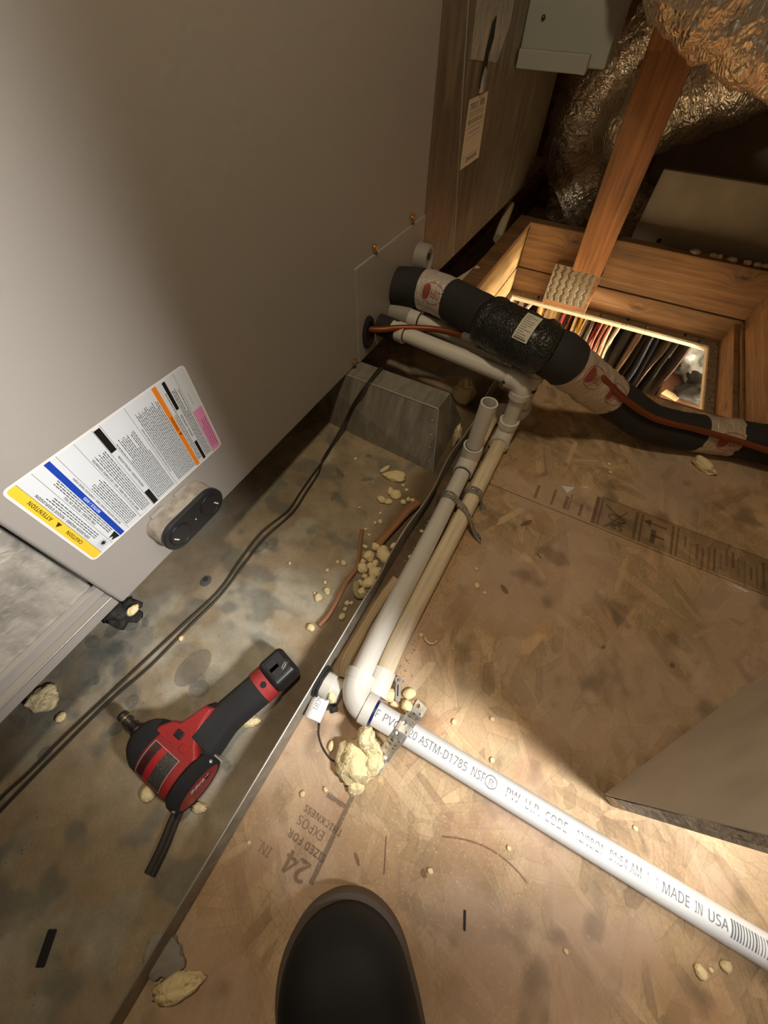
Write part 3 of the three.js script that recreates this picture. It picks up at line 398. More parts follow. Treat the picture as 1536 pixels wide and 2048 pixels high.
// older pipe: furnace port, over, down to the floor and along the pan to the near end
const pipeB = thing('drain_pipe', 'older yellowed plastic drain pipe lying on the floor on the side away from the pan', 'pipe', [0, 0, 0]);
mesh('inlet_pipe', line([-0.296, 0.1375, -0.597], [-0.06, 0.134, -0.574], PR), M.pvc, pipeB);
mesh('inlet_collar', line([-0.298, 0.1375, -0.5972], [-0.272, 0.137, -0.595], FR), M.pvc, pipeB);
mesh('primer_ring', ringAt([-0.2722, 0.137, -0.595], [1, 0, 0.09]), M.dark, pipeB, 'dark cement ring');
mesh('top_elbow', elbow([-0.042, 0.1335, -0.573], [-1, 0.002, -0.09], [0, -1, 0]), M.pvc, pipeB);
mesh('primer_mark', new THREE.SphereGeometry(0.0028, 12, 10).scale(1, 1, 0.7).translate(-0.0715, 0.132, -0.558), M.primer, pipeB, 'blue primer drip');
mesh('riser', line([-0.042, 0.12, -0.573], [-0.042, 0.035, -0.573], PR), M.pvc, pipeB);
mesh('foot_elbow', elbow([-0.042, 0.0172, -0.573], [0, 1, 0], [0, 0, 1], 0.034, 0.017), M.pvc, pipeB);
mesh('pipe_run', sweep([V(-0.042, 0.0172, -0.56), V(-0.041, 0.0142, -0.42), V(-0.0425, 0.0138, -0.26), V(-0.043, 0.0138, -0.12), V(-0.0395, 0.0138, -0.075)], PR, { seg: 40, rad: 28 }), M.pvcOld, pipeB, 'yellowed dusty pipe run');
mesh('end_coupling', line([-0.041, 0.0158, -0.093], [-0.0378, 0.0158, -0.062], 0.0155), M.pvc, pipeB);

// newer white pipe: standpipe tee, long run, near elbow and the printed run across the floor
const pipeA = thing('drain_pipe', 'white plastic drain pipe with an open standpipe and printed run across the floor', 'pipe', [0, 0, 0]);
mesh('inlet_pipe', line([-0.293, 0.1375, -0.649], [-0.05, 0.135, -0.632], PR), M.pvc, pipeA);
mesh('inlet_collar', line([-0.295, 0.1375, -0.6492], [-0.268, 0.1372, -0.647], FR), M.pvc, pipeA);
mesh('primer_ring', ringAt([-0.2682, 0.1372, -0.647], [1, 0, 0.07]), M.dark, pipeA, 'dark cement ring');
mesh('top_elbow', elbow([-0.034, 0.134, -0.631], [-1, 0.004, -0.07], [0, -1, 0]), M.pvc, pipeA);
mesh('riser', line([-0.034, 0.12, -0.631], [-0.034, 0.035, -0.631], PR), M.pvc, pipeA);
mesh('primer_ring', ringAt([-0.034, 0.09, -0.631], [0, -1, 0], PR + 0.0005, 0.006), M.primer, pipeA, 'blue primer band');
mesh('foot_elbow', elbow([-0.034, 0.0175, -0.631], [0, 1, 0], [-1, 0, 0]), M.pvc, pipeA);
mesh('turn_elbow', elbow([-0.0785, 0.0175, -0.631], [1, 0, 0], [0, 0, 1], 0.026), M.pvc, pipeA);
mesh('back_run', line([-0.0785, 0.0178, -0.61], [-0.077, 0.018, -0.5], PR), M.pvcOld, pipeA);
mesh('tee', merge(line([-0.0775, 0.018, -0.505], [-0.0755, 0.0185, -0.442], FR, { inner: 0.78 }), line([-0.0768, 0.018, -0.478], [-0.0764, 0.054, -0.478], FR, { inner: 0.8 })), M.pvc, pipeA);
mesh('standpipe', merge(line([-0.0764, 0.04, -0.478], [-0.072, 0.1475, -0.478], PR, { inner: 0.8 }), line([-0.0741, 0.1, -0.478], [-0.072, 0.1474, -0.478], PR * 0.8, { caps: false })), M.pvc, pipeA);
mesh('primer_ring', ringAt([-0.0764, 0.0535, -0.478], [0, 1, 0], PR + 0.0007, 0.0016), M.primer, pipeA, 'blue primer ring');
mesh('primer_ring', ringAt([-0.0755, 0.0185, -0.4425], [0.004, 0, 1], PR + 0.0008, 0.0024), M.primer, pipeA, 'blue primer ring');
mesh('pipe_run', sweep([V(-0.0757, 0.0185, -0.45), V(-0.069, 0.024, -0.27), V(-0.0655, 0.0325, -0.12), V(-0.0617, 0.036, -0.068)], PR, { seg: 40, rad: 28 }), M.pvc, pipeA);
mesh('near_elbow', elbow([-0.0597, 0.036, -0.0438], [-0.06, 0.0, -1], [1, -0.02, 0], 0.03, 0.021), M.pvc, pipeA);
mesh('primer_ring', ringAt([-0.0296, 0.0355, -0.0439], [1, -0.02, -0.008], PR + 0.001, 0.0035), M.primer, pipeA, 'blue primer ring');
{
  const L = 0.86, W = 2048, H = 200, [c, x] = canvas(W, H), r = rng(31), px = W / L; x.fillStyle = 'rgb(222,224,224)'; x.fillRect(0, 0, W, H);
  for (let i = 0; i < 500; i++) { x.globalAlpha = 0.12 + 0.2 * r(); x.fillStyle = r() < 0.6 ? 'rgb(150,140,124)' : 'rgb(255,255,255)'; x.fillRect(r() * W, r() * H, 1 + 2 * r(), 1 + r()); }
  const X = (m) => (m + 0.04) * px; x.globalAlpha = 0.9; x.fillStyle = 'rgb(84,86,90)'; x.textBaseline = 'middle';
  const put = (s, a, b, size = 27, font = '') => { x.save(); x.font = `${font} ${size}px sans-serif`; const w = x.measureText(s).width; x.translate(X(a), H / 2); x.scale((X(b) - X(a)) / w, 1); x.fillText(s, 0, 0); x.restore(); };
  put('F', -0.026, -0.021); put('PVC', -0.017, 0.0036); put('1120', 0.005, 0.025); put('ASTM-D1785', 0.028, 0.0835); put('NSF', 0.0875, 0.103); put('R', 0.1065, 0.1125, 20); x.lineWidth = 2; x.strokeStyle = 'rgb(84,86,90)'; x.beginPath(); x.ellipse(X(0.1095), H / 2, 0.006 * px, 14, 0, 0, 7); x.stroke();
  put('PW', 0.125, 0.14); put('U.P.', 0.145, 0.162); put('CODE', 0.166, 0.189); put('12/08/21', 0.197, 0.2235); put('01:54', 0.2286, 0.246); put('AM', 0.2483, 0.259); put('1', 0.263, 0.2655); put('1', 0.271, 0.2735); put('MADE', 0.2764, 0.301); put('IN', 0.305, 0.312); put('USA', 0.3155, 0.333);
  for (let i = 0; i < 13; i++) x.fillRect(X(0.3355 + i * 0.0024), H / 2 - 17, (0.0006 + 0.001 * r()) * px, 34);
  const g = sweep([V(-0.04, 0.0357, -0.0438), V(0.82, 0.0155, -0.052)], PR, { seg: 2, rad: 40, up: V(0, -1, 0) }); const u = g.attributes.uv; for (let i = 0; i < u.count; i++) u.setXY(i, u.getX(i) / L, 1 - u.getY(i));
  mesh('printed_run', g, new THREE.MeshPhysicalMaterial({ map: tex(c), roughness: 0.34, clearcoat: 0.2, clearcoatRoughness: 0.25 }), pipeA, 'bright white pipe run with grey printed lettering');
}

// perforated straps
const circ = (cx, cy, r, a0, a1, n, z) => Array.from({ length: n + 1 }, (_, i) => { const a = a0 + (a1 - a0) * i / n; return V(cx + r * Math.cos(a), cy + r * Math.sin(a), z); });
function holesAlong(L, s0 = 0.006, pitch = 0.0125) { const h = []; for (let s = s0, i = 0; s < L; s += pitch / 2, i++) h.push([s, i % 2 ? 0.0035 : -0.003, i % 2 ? 0.0014 : 0.0024]); return h; }
const st1 = thing('pipe_strap', 'perforated steel strap over the white pipe with its tail running across the yellowed pipe', 'pipe strap');
mesh('band', strap([V(-0.091, 0.003, -0.372), V(-0.0885, 0.018, -0.373), ...circ(-0.0725, 0.0215, PR + 0.001, 2.7, 0.5, 6, -0.375), V(-0.052, 0.031, -0.369), V(-0.0395, 0.0305, -0.362), V(-0.027, 0.0255, -0.352), V(-0.015, 0.009, -0.346), V(0.0, 0.0012, -0.341)], V(0.3, 0.05, 0.95).normalize(), 0.0145, holesAlong(0.16)), M.strap, st1);
mesh('screw', new THREE.SphereGeometry(0.003, 12, 8).scale(1, 0.5, 1).translate(-0.0035, 0.0024, -0.342), M.steelDark, st1);
const st2 = thing('pipe_strap', 'perforated steel strap over the yellowed pipe near the floor joint', 'pipe strap');
mesh('band', strap([V(-0.0595, 0.0025, -0.405), V(-0.0567, 0.012, -0.406), ...circ(-0.0412, 0.0142, PR + 0.001, 2.8, 0.25, 6, -0.409), V(-0.0255, 0.011, -0.408), V(-0.022, 0.0012, -0.404), V(-0.012, 0.0012, -0.398)], V(0.1, 0, 1).normalize(), 0.0145, holesAlong(0.09)), M.strap, st2);
const st3 = thing('pipe_strap', 'shiny perforated steel strap screwed down over the printed white pipe', 'pipe strap');
{
  const arcPts = Array.from({ length: 7 }, (_, i) => { const a = 0.35 + 2.4 * i / 6; return V(0.006 + 0.001 * i, 0.0346 + (PR + 0.001) * Math.sin(a), -0.0442 + (PR + 0.001) * Math.cos(a)); });
  mesh('band', strap([V(0.0005, 0.0012, 0.003), V(0.001, 0.0012, -0.004), V(0.002, 0.0025, -0.012), V(0.004, 0.016, -0.024), ...arcPts, V(0.014, 0.02, -0.063), V(0.016, 0.0022, -0.069), V(0.018, 0.0012, -0.084)], V(1, 0, 0.2).normalize(), 0.0155, holesAlong(0.15)), M.strap, st3);
  mesh('screw', new THREE.SphereGeometry(0.0034, 12, 8).scale(1, 0.5, 1).translate(0.0035, 0.0055, -0.0125), M.steelEdge, st3); }

// ------------------------------------------------------------------ refrigerant lines
const suct = thing('suction_line', 'thick black foam insulated refrigerant line with silver tape bands', 'pipe');
const SP = [V(-0.331, 0.176, -0.668), V(-0.275, 0.182, -0.672), V(-0.197, 0.186, -0.648), V(-0.11, 0.192, -0.6), V(-0.054, 0.193, -0.582), V(-0.008, 0.183, -0.585), V(0.055, 0.13, -0.632), V(0.122, 0.082, -0.675), V(0.186, 0.05, -0.696), V(0.277, 0.037, -0.731), V(0.36, 0.036, -0.757), V(0.55, 0.036, -0.79), V(0.9, 0.036, -0.8)];
const SC = new THREE.CatmullRomCurve3(SP, false, 'centripetal'); const SN = 400, SA = Array.from({ length: SN + 1 }, (_, i) => SC.getPointAt(i / SN));
const tOfX = (x) => { for (let i = 0; i < SN; i++) if (SA[i + 1].x >= x) return (i + (x - SA[i].x) / (SA[i + 1].x - SA[i].x)) / SN; return 1; };
const part = (x0, x1, n = 14) => { const a = tOfX(x0), b = tOfX(x1); return Array.from({ length: n + 1 }, (_, i) => SC.getPointAt(a + (b - a) * i / n)); };
const SR = 0.0325;
const wob = (s, k = 0.0012) => (p) => k * 2 * (fbm3(p.x * 60 + s, p.y * 60 + 9, p.z * 60 + 9, s, 2) - 0.5);
mesh('insulation_sleeve', sweep(part(-0.331, -0.272), (t) => SR * (1.02 - 0.02 * t), { seg: 20, rad: 32, disp: wob(1) }), M.rubber, suct);
const printFoil = (seed, bg = [214, 206, 196]) => { const [c, x] = canvas(256, 512), r = rng(seed); x.fillStyle = `rgb(${bg})`; x.fillRect(0, 0, 256, 512); x.strokeStyle = x.fillStyle = 'rgb(150,50,46)'; x.lineWidth = 3; for (let k = 0; k < 3; k++) { const cy = 80 + k * 170, cx = 100 + 40 * r(); x.globalAlpha = 0.75; x.beginPath(); x.ellipse(cx + 30, cy, 92, 40, 0, 0, 7); x.stroke(); x.beginPath(); x.ellipse(cx - 18, cy, 32, 30, 0, 0, 7); x.fill(); x.globalAlpha = 0.6; x.font = 'bold 44px sans-serif'; x.fillText('PRO', cx + 18, cy + 16); } x.globalAlpha = 0.4; x.strokeStyle = 'rgb(90,70,60)'; for (let i = 0; i < 40; i++) { x.lineWidth = 0.6 + r(); x.beginPath(); const a = r() * 256, b = r() * 512; x.moveTo(a, b); x.lineTo(a + 60 * (r() - 0.5), b + 60 * (r() - 0.5)); x.stroke(); } return tex(c, true, true); };
const foilTape = (seed, bg) => { const t = printFoil(seed, bg); t.repeat.set(14, 1); return std({ map: t, roughness: 0.34, metalness: 0.3, bumpMap: rep(crumple, 8, 1), bumpScale: 0.0016 }); };
mesh('tape_band', sweep(part(-0.274, -0.213), SR + 0.0012, { seg: 30, rad: 36, disp: wob(2, 0.0008) }), foilTape(2), suct, 'silver tape band with red print');
mesh('insulation_sleeve', sweep(part(-0.215, -0.135), (t) => SR * (1.03 + 0.03 * t), { seg: 24, rad: 32, disp: wob(3) }), M.rubber, suct);
mesh('drier_body', sweep(part(-0.137, -0.022, 20), (t) => (t < 0.06 ? 0.031 + 0.1 * t : t > 0.9 ? 0.041 - 0.09 * (t - 0.9) : 0.0385) + 0.003 * Math.exp(-(((t - 0.12) / 0.04) ** 2)) + 0.002 * Math.exp(-(((t - 0.84) / 0.03) ** 2)), { seg: 50, rad: 40, disp: wob(4, 0.002) }), M.mastic, suct, 'fat glossy black wrapped section');
{ const [c, x] = canvas(128, 192), r = rng(9); x.fillStyle = 'rgb(206,202,186)'; x.fillRect(0, 0, 128, 192); x.fillStyle = 'rgba(50,50,46,0.75)'; for (let i = 0; i < 11; i++) x.fillRect(12, 16 + i * 15, 40 + 64 * r(), 4); x.fillRect(10, 176, 100, 9);
  const a = tOfX(-0.062), p = SC.getPointAt(a), T = SC.getTangentAt(a), up = V(0.12, 0.8, 0.58).addScaledVector(T, -T.dot(V(0.12, 0.8, 0.58))).normalize(), sd = V().crossVectors(T, up), pos = [], uv = [], ix = []; for (let i = 0; i <= 8; i++) for (let j = 0; j <= 1; j++) { const q = (i / 8 - 0.5) * 1.05; const w = p.clone().addScaledVector(up, 0.0412 * Math.cos(q)).addScaledVector(sd, 0.0412 * Math.sin(q)).addScaledVector(T, (j - 0.5) * 0.024); pos.push(w.x, w.y, w.z); uv.push(j, 1 - i / 8); } for (let i = 0; i < 8; i++) { const k = i * 2; ix.push(k, k + 2, k + 1, k + 1, k + 2, k + 3); }
  const g = new THREE.BufferGeometry(); g.setAttribute('position', new THREE.Float32BufferAttribute(pos, 3)); g.setAttribute('uv', new THREE.Float32BufferAttribute(uv, 2)); g.setIndex(ix); g.computeVertexNormals(); mesh('paper_label', g, std({ map: tex(c), roughness: 0.7, side: THREE.DoubleSide }), suct, 'small cream paper label'); }
mesh('insulation_sleeve', sweep(part(-0.024, 0.006), (t) => SR * (1.08 + 0.05 * t), { seg: 24, rad: 32, disp: wob(5, 0.002) }), M.rubber, suct);
mesh('tape_band', sweep(part(0.003, 0.093), SR * 1.06, { seg: 36, rad: 36, disp: wob(6, 0.003) }), foilTape(8, [206, 190, 172]), suct, 'crumpled tan foil band with red print');
mesh('insulation_sleeve', sweep(part(0.091, 0.272, 18), SR * 1.02, { seg: 40, rad: 32, disp: wob(7) }), M.rubber, suct);
mesh('tape_band', sweep(part(0.27, 0.33), SR * 1.05, { seg: 30, rad: 36, disp: wob(8, 0.002) }), foilTape(14, [206, 188, 170]), suct, 'tan foil band on the floor end');
mesh('insulation_sleeve', sweep(part(0.328, 0.895, 18), SR * 1.02, { seg: 40, rad: 28, disp: wob(9) }), M.rubber, suct);
const liq = thing('liquid_line', 'thin bare copper refrigerant line beside the insulated line', 'pipe');
mesh('copper_tube', sweep([V(-0.345, 0.146, -0.556), V(-0.31, 0.148, -0.568), V(-0.28, 0.15, -0.588), V(-0.223, 0.152, -0.612), V(-0.18, 0.157, -0.61), V(-0.155, 0.168, -0.595), V(-0.136, 0.178, -0.583)], 0.0052, { seg: 40, rad: 16 }), M.copper, liq);
mesh('solder_joint', sweep([V(-0.162, 0.165, -0.597), V(-0.14, 0.176, -0.585)], 0.0078, { seg: 6, rad: 16 }), M.zincDark, liq, 'grey soldered joint');
mesh('copper_tube', sweep([V(0.04, 0.165, -0.603), V(0.0555, 0.163, -0.605), V(0.09, 0.137, -0.622), V(0.125, 0.112, -0.639), V(0.178, 0.085, -0.66), V(0.262, 0.068, -0.693), V(0.376, 0.056, -0.715), V(0.55, 0.03, -0.74), V(0.9, 0.012, -0.745)], 0.0052, { seg: 90, rad: 16 }), M.copper, liq);

// low voltage cable: two dark wires over the support and along the pan
const cab = thing('thermostat_cable', 'pair of thin black wires trailing across the drain pan', 'cable');
mesh('wire', sweep([[-0.3, 0.004, -0.64], [-0.29, 0.05, -0.572], [-0.2835, 0.102, -0.529], [-0.2825, 0.1025, -0.49], [-0.286, 0.094, -0.47], [-0.302, 0.06, -0.458], [-0.3125, 0.03, -0.448], [-0.316, 0.0055, -0.4], [-0.311, 0.0052, -0.364], [-0.308, 0.0052, -0.319], [-0.304, 0.0052, -0.276], [-0.3, 0.0052, -0.239], [-0.311, 0.0052, -0.181], [-0.308, 0.0052, -0.128], [-0.302, 0.0052, -0.077], [-0.31, 0.0052, -0.018], [-0.318, 0.0052, 0.035], [-0.326, 0.0052, 0.09], [-0.335, 0.0052, 0.152], [-0.338, 0.0052, 0.188], [-0.343, 0.0052, 0.217], [-0.35, 0.0052, 0.4]].map((p) => V(...p)), 0.0017, { seg: 200, rad: 8 }), M.wire, cab);
mesh('wire', sweep([[-0.303, 0.0045, -0.645], [-0.293, 0.05, -0.573], [-0.287, 0.102, -0.53], [-0.2865, 0.1025, -0.491], [-0.29, 0.094, -0.471], [-0.306, 0.06, -0.458], [-0.3165, 0.03, -0.447], [-0.3195, 0.0055, -0.4], [-0.313, 0.0055, -0.36], [-0.302, 0.0052, -0.33], [-0.296, 0.0052, -0.285], [-0.291, 0.0052, -0.238], [-0.3, 0.0052, -0.177], [-0.298, 0.0052, -0.12], [-0.2955, 0.0052, -0.073], [-0.302, 0.0052, -0.014], [-0.308, 0.0052, 0.045], [-0.319, 0.0052, 0.096], [-0.327, 0.0052, 0.16], [-0.333, 0.0052, 0.224], [-0.34, 0.0052, 0.4]].map((p) => V(...p)), 0.0017, { seg: 200, rad: 8 }), M.wire, cab);

// ------------------------------------------------------------------ pan drain fitting beside the rim
const df = thing('drain_fitting', 'white plastic drain fitting screwed through the pan rim beside the near elbow', 'fitting');
mesh('gasket', line([-0.1028, 0.024, -0.044], [-0.0998, 0.024, -0.044], 0.0195), M.rubber, df, 'dark ribbed gasket'); mesh('gasket', line([-0.0986, 0.024, -0.044], [-0.0964, 0.024, -0.044], 0.018), M.rubber, df, 'dark ribbed gasket');
mesh('nut', line([-0.0995, 0.024, -0.044], [-0.085, 0.024, -0.044], 0.0155, { rad: 8 }), M.pvc, df); mesh('body', line([-0.086, 0.024, -0.044], [-0.0735, 0.024, -0.044], 0.0125), M.pvc, df);
mesh('seal_lump', lumpGeo(90, 0.006, 0.006, 0.007, 0.7, 3).translate(-0.079, 0.026, -0.036), M.foam, df); mesh('tape_wrap', lumpGeo(91, 0.005, 0.008, 0.005, 0.7, 3).translate(-0.0745, 0.006, -0.026), M.rubber, df);
{
  const [c, x] = canvas(256, 512); x.fillStyle = 'rgb(236,238,240)'; x.fillRect(0, 0, 256, 512); x.fillStyle = 'rgb(110,112,116)'; x.font = '58px sans-serif'; x.textBaseline = 'middle'; x.save(); x.translate(24, 256); x.fillText('ACIFI', 0, 0); x.restore();
  const g = sweep([V(-0.0935, 0.0112, -0.032), V(-0.0905, 0.0112, -0.0045)], 0.0107, { seg: 1, rad: 32, up: V(0, -1, 0), inner: 0.75 }), u = g.attributes.uv; for (let i = 0; i < u.count; i++) u.setXY(i, u.getX(i) / 0.0277, 1 - u.getY(i));
  one('pipe_offcut', g, std({ map: tex(c), roughness: 0.4 }), 'short white plastic pipe offcut with grey letters lying by the rim', 'pipe offcut');
}
one('loose_wire', sweep([V(-0.086, 0.004, -0.012), V(-0.082, 0.002, -0.006), V(-0.0765, 0.0015, 0.004), V(-0.067, 0.0015, 0.012), V(-0.0595, 0.0025, 0.0155), V(-0.05, 0.0015, 0.0185), V(-0.041, 0.0015, 0.017)], 0.0009, { seg: 40, rad: 8 }), M.wire, 'thin dark curled wire between the pipe offcut and foam lump', 'wire');

// wooden and fibre strips
function ribbonStrip(pts, w, t, seed) { const P = pts.map((p) => V(...p)); return sweep(P, (q, a) => (Math.abs(Math.cos(a)) * t + Math.abs(Math.sin(a)) * w) * (0.85 + 0.3 * fbm(q * 6, 1, seed, 2)), { seg: 40, rad: 14 }); }
one('wood_shim', ribbonStrip([[-0.0865, 0.0045, -0.215], [-0.0905, 0.0042, -0.182], [-0.092, 0.0045, -0.147], [-0.0915, 0.0042, -0.113], [-0.09, 0.0045, -0.08], [-0.085, 0.0045, -0.062]], 0.0062, 0.0036, 3), M.shim, 'pale split wood strip lying between the pan rim and white pipe', 'wood strip');
one('bark_strip', ribbonStrip([[-0.173, 0.007, -0.262], [-0.162, 0.007, -0.238], [-0.151, 0.007, -0.215], [-0.146, 0.007, -0.198], [-0.148, 0.007, -0.17], [-0.145, 0.007, -0.141], [-0.144, 0.007, -0.118], [-0.147, 0.006, -0.102]], 0.0019, 0.0038, 7), M.brownStrip, 'thin bent brown strip in the pan next to the foam pile', 'strip');
one('bark_strip', ribbonStrip([[-0.138, 0.01, -0.25], [-0.134, 0.011, -0.275], [-0.129, 0.012, -0.305], [-0.124, 0.012, -0.33], [-0.117, 0.012, -0.352]], 0.0062, 0.0026, 8), M.brownStrip, 'wide brown curled strip leaning towards the pan rim', 'strip');

// small grey wall anchor by the pipe
const an = thing('plastic_anchor', 'small grey plastic anchor lying on foam crumbs beside the printed pipe', 'anchor', [-0.016, 0.006, -0.083]); an.rotation.y = 2.0;
mesh('stem', bx(-0.014, 0.01, -0.003, 0.0035, -0.0035, 0.0035, 0.002), M.foamGrey, an); mesh('eye', new THREE.TorusGeometry(0.0032, 0.0017, 8, 20).rotateX(Math.PI / 2).translate(0.011, 0.0015, 0), M.foamGrey, an); mesh('slot', bx(-0.008, 0.005, 0.0032, 0.0038, -0.0008, 0.0008), M.dark, an);

// ------------------------------------------------------------------ cordless driver
const dr = thing('impact_driver', 'red and black cordless impact driver lying on its side in the pan', 'power tool', [-0.2, 0.003, 0.1]); dr.rotation.y = -0.06;
const lathe = (prof, n = 40) => new THREE.LatheGeometry(prof.map(([r, x]) => new THREE.Vector2(r, x)), n).rotateZ(-Math.PI / 2);
const AX = 0.0295;
const P0 = (m, x = 0, y = AX, z = 0) => { m.position.set(x, y, z); return m; };
P0(mesh('bit_sleeve', lathe([[0, -0.0785], [0.0058, -0.0785], [0.0062, -0.076], [0.0062, -0.066], [0.0048, -0.0655], [0.0048, -0.06], [0.0066, -0.059], [0.0066, -0.053], [0.009, -0.051], [0.0095, -0.044], [0, -0.044]], 24), M.steelDark, dr, 'dark bit sleeve')); P0(mesh('sleeve_band', lathe([[0.0064, -0.0715], [0.0067, -0.071], [0.0067, -0.07], [0.0064, -0.0695]], 24), M.brass, dr, 'gold sleeve band'));
P0(mesh('nose_cover', lathe([[0.0095, -0.046], [0.0155, -0.045], [0.0195, -0.041], [0.0235, -0.034], [0.0262, -0.026], [0.0265, -0.018], [0.025, -0.015], [0, -0.015]]), M.grip, dr, 'black rubber nose cover'));
P0(mesh('housing', lathe([[0, -0.02], [0.0245, -0.02], [0.0262, -0.017], [0.0268, 0.0], [0.0265, 0.02], [0.0258, 0.034], [0.02, 0.036], [0, 0.036]]), M.red, dr, 'red motor housing'));
P0(mesh('rear_ring', lathe([[0, 0.03], [0.027, 0.031], [0.0288, 0.034], [0.029, 0.041], [0.0268, 0.046], [0.0235, 0.0472], [0.0232, 0.046], [0, 0.046]]), M.grip, dr, 'black rear ring'));
{
  const [c, x] = canvas(256, 256); x.fillStyle = 'rgb(140,20,32)'; x.fillRect(0, 0, 256, 256); x.fillStyle = 'rgb(232,222,220)'; x.font = 'italic bold 54px sans-serif'; x.textAlign = 'center'; x.fillText('FUEL', 128, 190); x.globalAlpha = 0.4; x.font = 'bold 20px sans-serif'; x.fillText('M12', 128, 128);
  const g = new THREE.CircleGeometry(0.0232, 40); P0(mesh('rear_badge', g, std({ map: tex(c), roughness: 0.38 }), dr, 'dark red round badge with white lettering'), 0.0466, AX, 0).rotation.set(0, Math.PI / 2, 0); dr.children.at(-1).rotation.order = 'YXZ'; dr.children.at(-1).rotation.z = Math.PI - 0.5;
}
for (const [y, z] of [[0.012, 0.0235], [0.012, -0.0235], [-0.0225, 0.014]]) P0(mesh('screw', new THREE.SphereGeometry(0.0027, 12, 8), M.steelEdge, dr), 0.043, AX + y, z);
{ // red gear shoulder that carries the grip
  const s = new THREE.Shape([[-0.02, 0.0], [-0.022, 0.018], [-0.014, 0.028], [-0.006, 0.031], [-0.001, 0.042], [0.004, 0.056], [0.009, 0.058], [0.01, 0.046], [0.014, 0.034], [0.02, 0.026], [0.029, 0.018], [0.031, 0.0]].map(([a, b]) => new THREE.Vector2(a, b)));
  const g = boxUV(new THREE.ExtrudeGeometry(s, { depth: 0.03, bevelEnabled: true, bevelThickness: 0.0065, bevelSize: 0.004, bevelSegments: 4 }).rotateX(-Math.PI / 2)); P0(mesh('gear_housing', g, M.red, dr, 'red gear shoulder'), 0, AX - 0.015, 0);
  const rel = mesh('direction_switch', bx(-0.004, 0.005, 0, 0.003, -0.033, -0.0255, 0.001), M.blackPlastic, dr); rel.position.set(0.0, AX + 0.0205, 0.004);
  const lamp = mesh('battery_gauge', bx(-0.004, 0.004, 0, 0.0012, -0.004, 0.003, 0.0005), M.red, dr); lamp.position.set(0.014, AX + 0.0215, -0.018);
}
mesh('rear_grip', sweep([V(0.037, AX, -0.006), V(0.034, AX, -0.02), V(0.027, AX, -0.04)], (t) => 0.0105 + 0.004 * t, { seg: 16, rad: 20 }), M.grip, dr, 'black rubber web between ring and grip');
mesh('grip', sweep([V(0.021, AX, -0.03), V(0.022, AX, -0.045), V(0.0235, AX, -0.06), V(0.029, AX, -0.082), V(0.0355, AX, -0.106)], (t, a) => (0.0178 + 0.004 * Math.exp(-((t / 0.28) ** 2)) + 0.0016 * t) * (1 + 0.06 * Math.abs(Math.cos(a))), { seg: 40, rad: 32 }), M.grip, dr, 'black rubber grip');
mesh('grip_ring', sweep([V(0.0345, AX, -0.1035), V(0.0375, AX, -0.1165)], (t, a) => 0.0202 * (1 + 0.06 * Math.abs(Math.cos(a))), { seg: 4, rad: 32 }), M.red, dr, 'red ring around the grip foot'); P0(mesh('ring_screw', new THREE.CylinderGeometry(0.0035, 0.0035, 0.002, 16), M.dark, dr), 0.042, AX + 0.0202, -0.109);
{ const b = mesh('battery', bx(-0.0185, 0.0185, -0.0195, 0.0195, -0.034, 0.0, 0.007), M.blackPlastic, dr, 'black battery pack'); b.position.set(0.0375, AX, -0.1155); b.rotation.y = -0.22; for (const s of [-1, 1]) { const k = mesh('battery_latch', bx(-0.007, 0.007, -0.001, 0.0012, -0.024, -0.012, 0.0008), M.grip, b); k.position.set(0.004 * s, 0.0192, 0.004); } const [c, x] = canvas(128, 64); x.fillStyle = 'rgb(24,24,26)'; x.fillRect(0, 0, 128, 64); x.fillStyle = 'rgb(190,190,190)'; x.font = 'bold 22px sans-serif'; x.fillText('Lithium', 22, 30); x.fillRect(22, 40, 70, 4); const q = mesh('battery_print', new THREE.PlaneGeometry(0.017, 0.0085).rotateX(-Math.PI / 2).rotateY(-1.2), std({ map: tex(c), roughness: 0.5 }), b); q.position.set(0.006, 0.0197, -0.0225); }
mesh('trigger', sweep([V(-0.001, AX, -0.033), V(-0.0015, AX, -0.043), V(0.0015, AX, -0.055), V(0.007, AX, -0.062)], 0.0068, { seg: 16, rad: 16 }), M.blackPlastic, dr, 'black trigger');
{ // name plate on top of the housing
  const [c, x] = canvas(256, 192), r = rng(6); x.fillStyle = 'rgb(58,54,52)'; x.fillRect(0, 0, 256, 192); x.fillStyle = 'rgb(168,30,38)'; x.fillRect(0, 92, 256, 40); x.fillStyle = 'rgb(60,22,24)'; x.fillRect(0, 138, 256, 40); x.fillStyle = 'rgba(190,180,170,0.5)'; for (let i = 0; i < 260; i++) x.fillRect(r() * 256, r() * 90, 1 + 5 * r(), 1 + 2 * r()); x.strokeStyle = 'rgb(200,150,140)'; x.lineWidth = 4; x.strokeRect(3, 3, 250, 186);
  const g = new THREE.CylinderGeometry(0.0271, 0.0271, 0.036, 24, 1, true, -Math.PI / 2 - 0.66, 1.32).rotateZ(-Math.PI / 2), m = mesh('name_plate', g, std({ map: tex(c), roughness: 0.5, side: THREE.DoubleSide }), dr, 'dark scuffed name plate with a red stripe'); P0(m, 0.003, AX, 0); m.rotation.x = 0.28;
}
mesh('belt_clip', bx(0.046, 0.0585, -0.012, 0.0125, -0.001, 0.0006, 0.0004), M.steelEdge, dr).position.set(-0.004, AX, -0.03);
one('lanyard', sweep([V(-0.168, 0.008, 0.124), V(-0.165, 0.007, 0.142), V(-0.159, 0.006, 0.163), V(-0.155, 0.006, 0.184)], (t, a) => Math.abs(Math.cos(a)) * 0.0014 + Math.abs(Math.sin(a)) * 0.0058, { seg: 24, rad: 14 }), M.wire, 'dark flat lanyard loop trailing from the driver', 'lanyard');

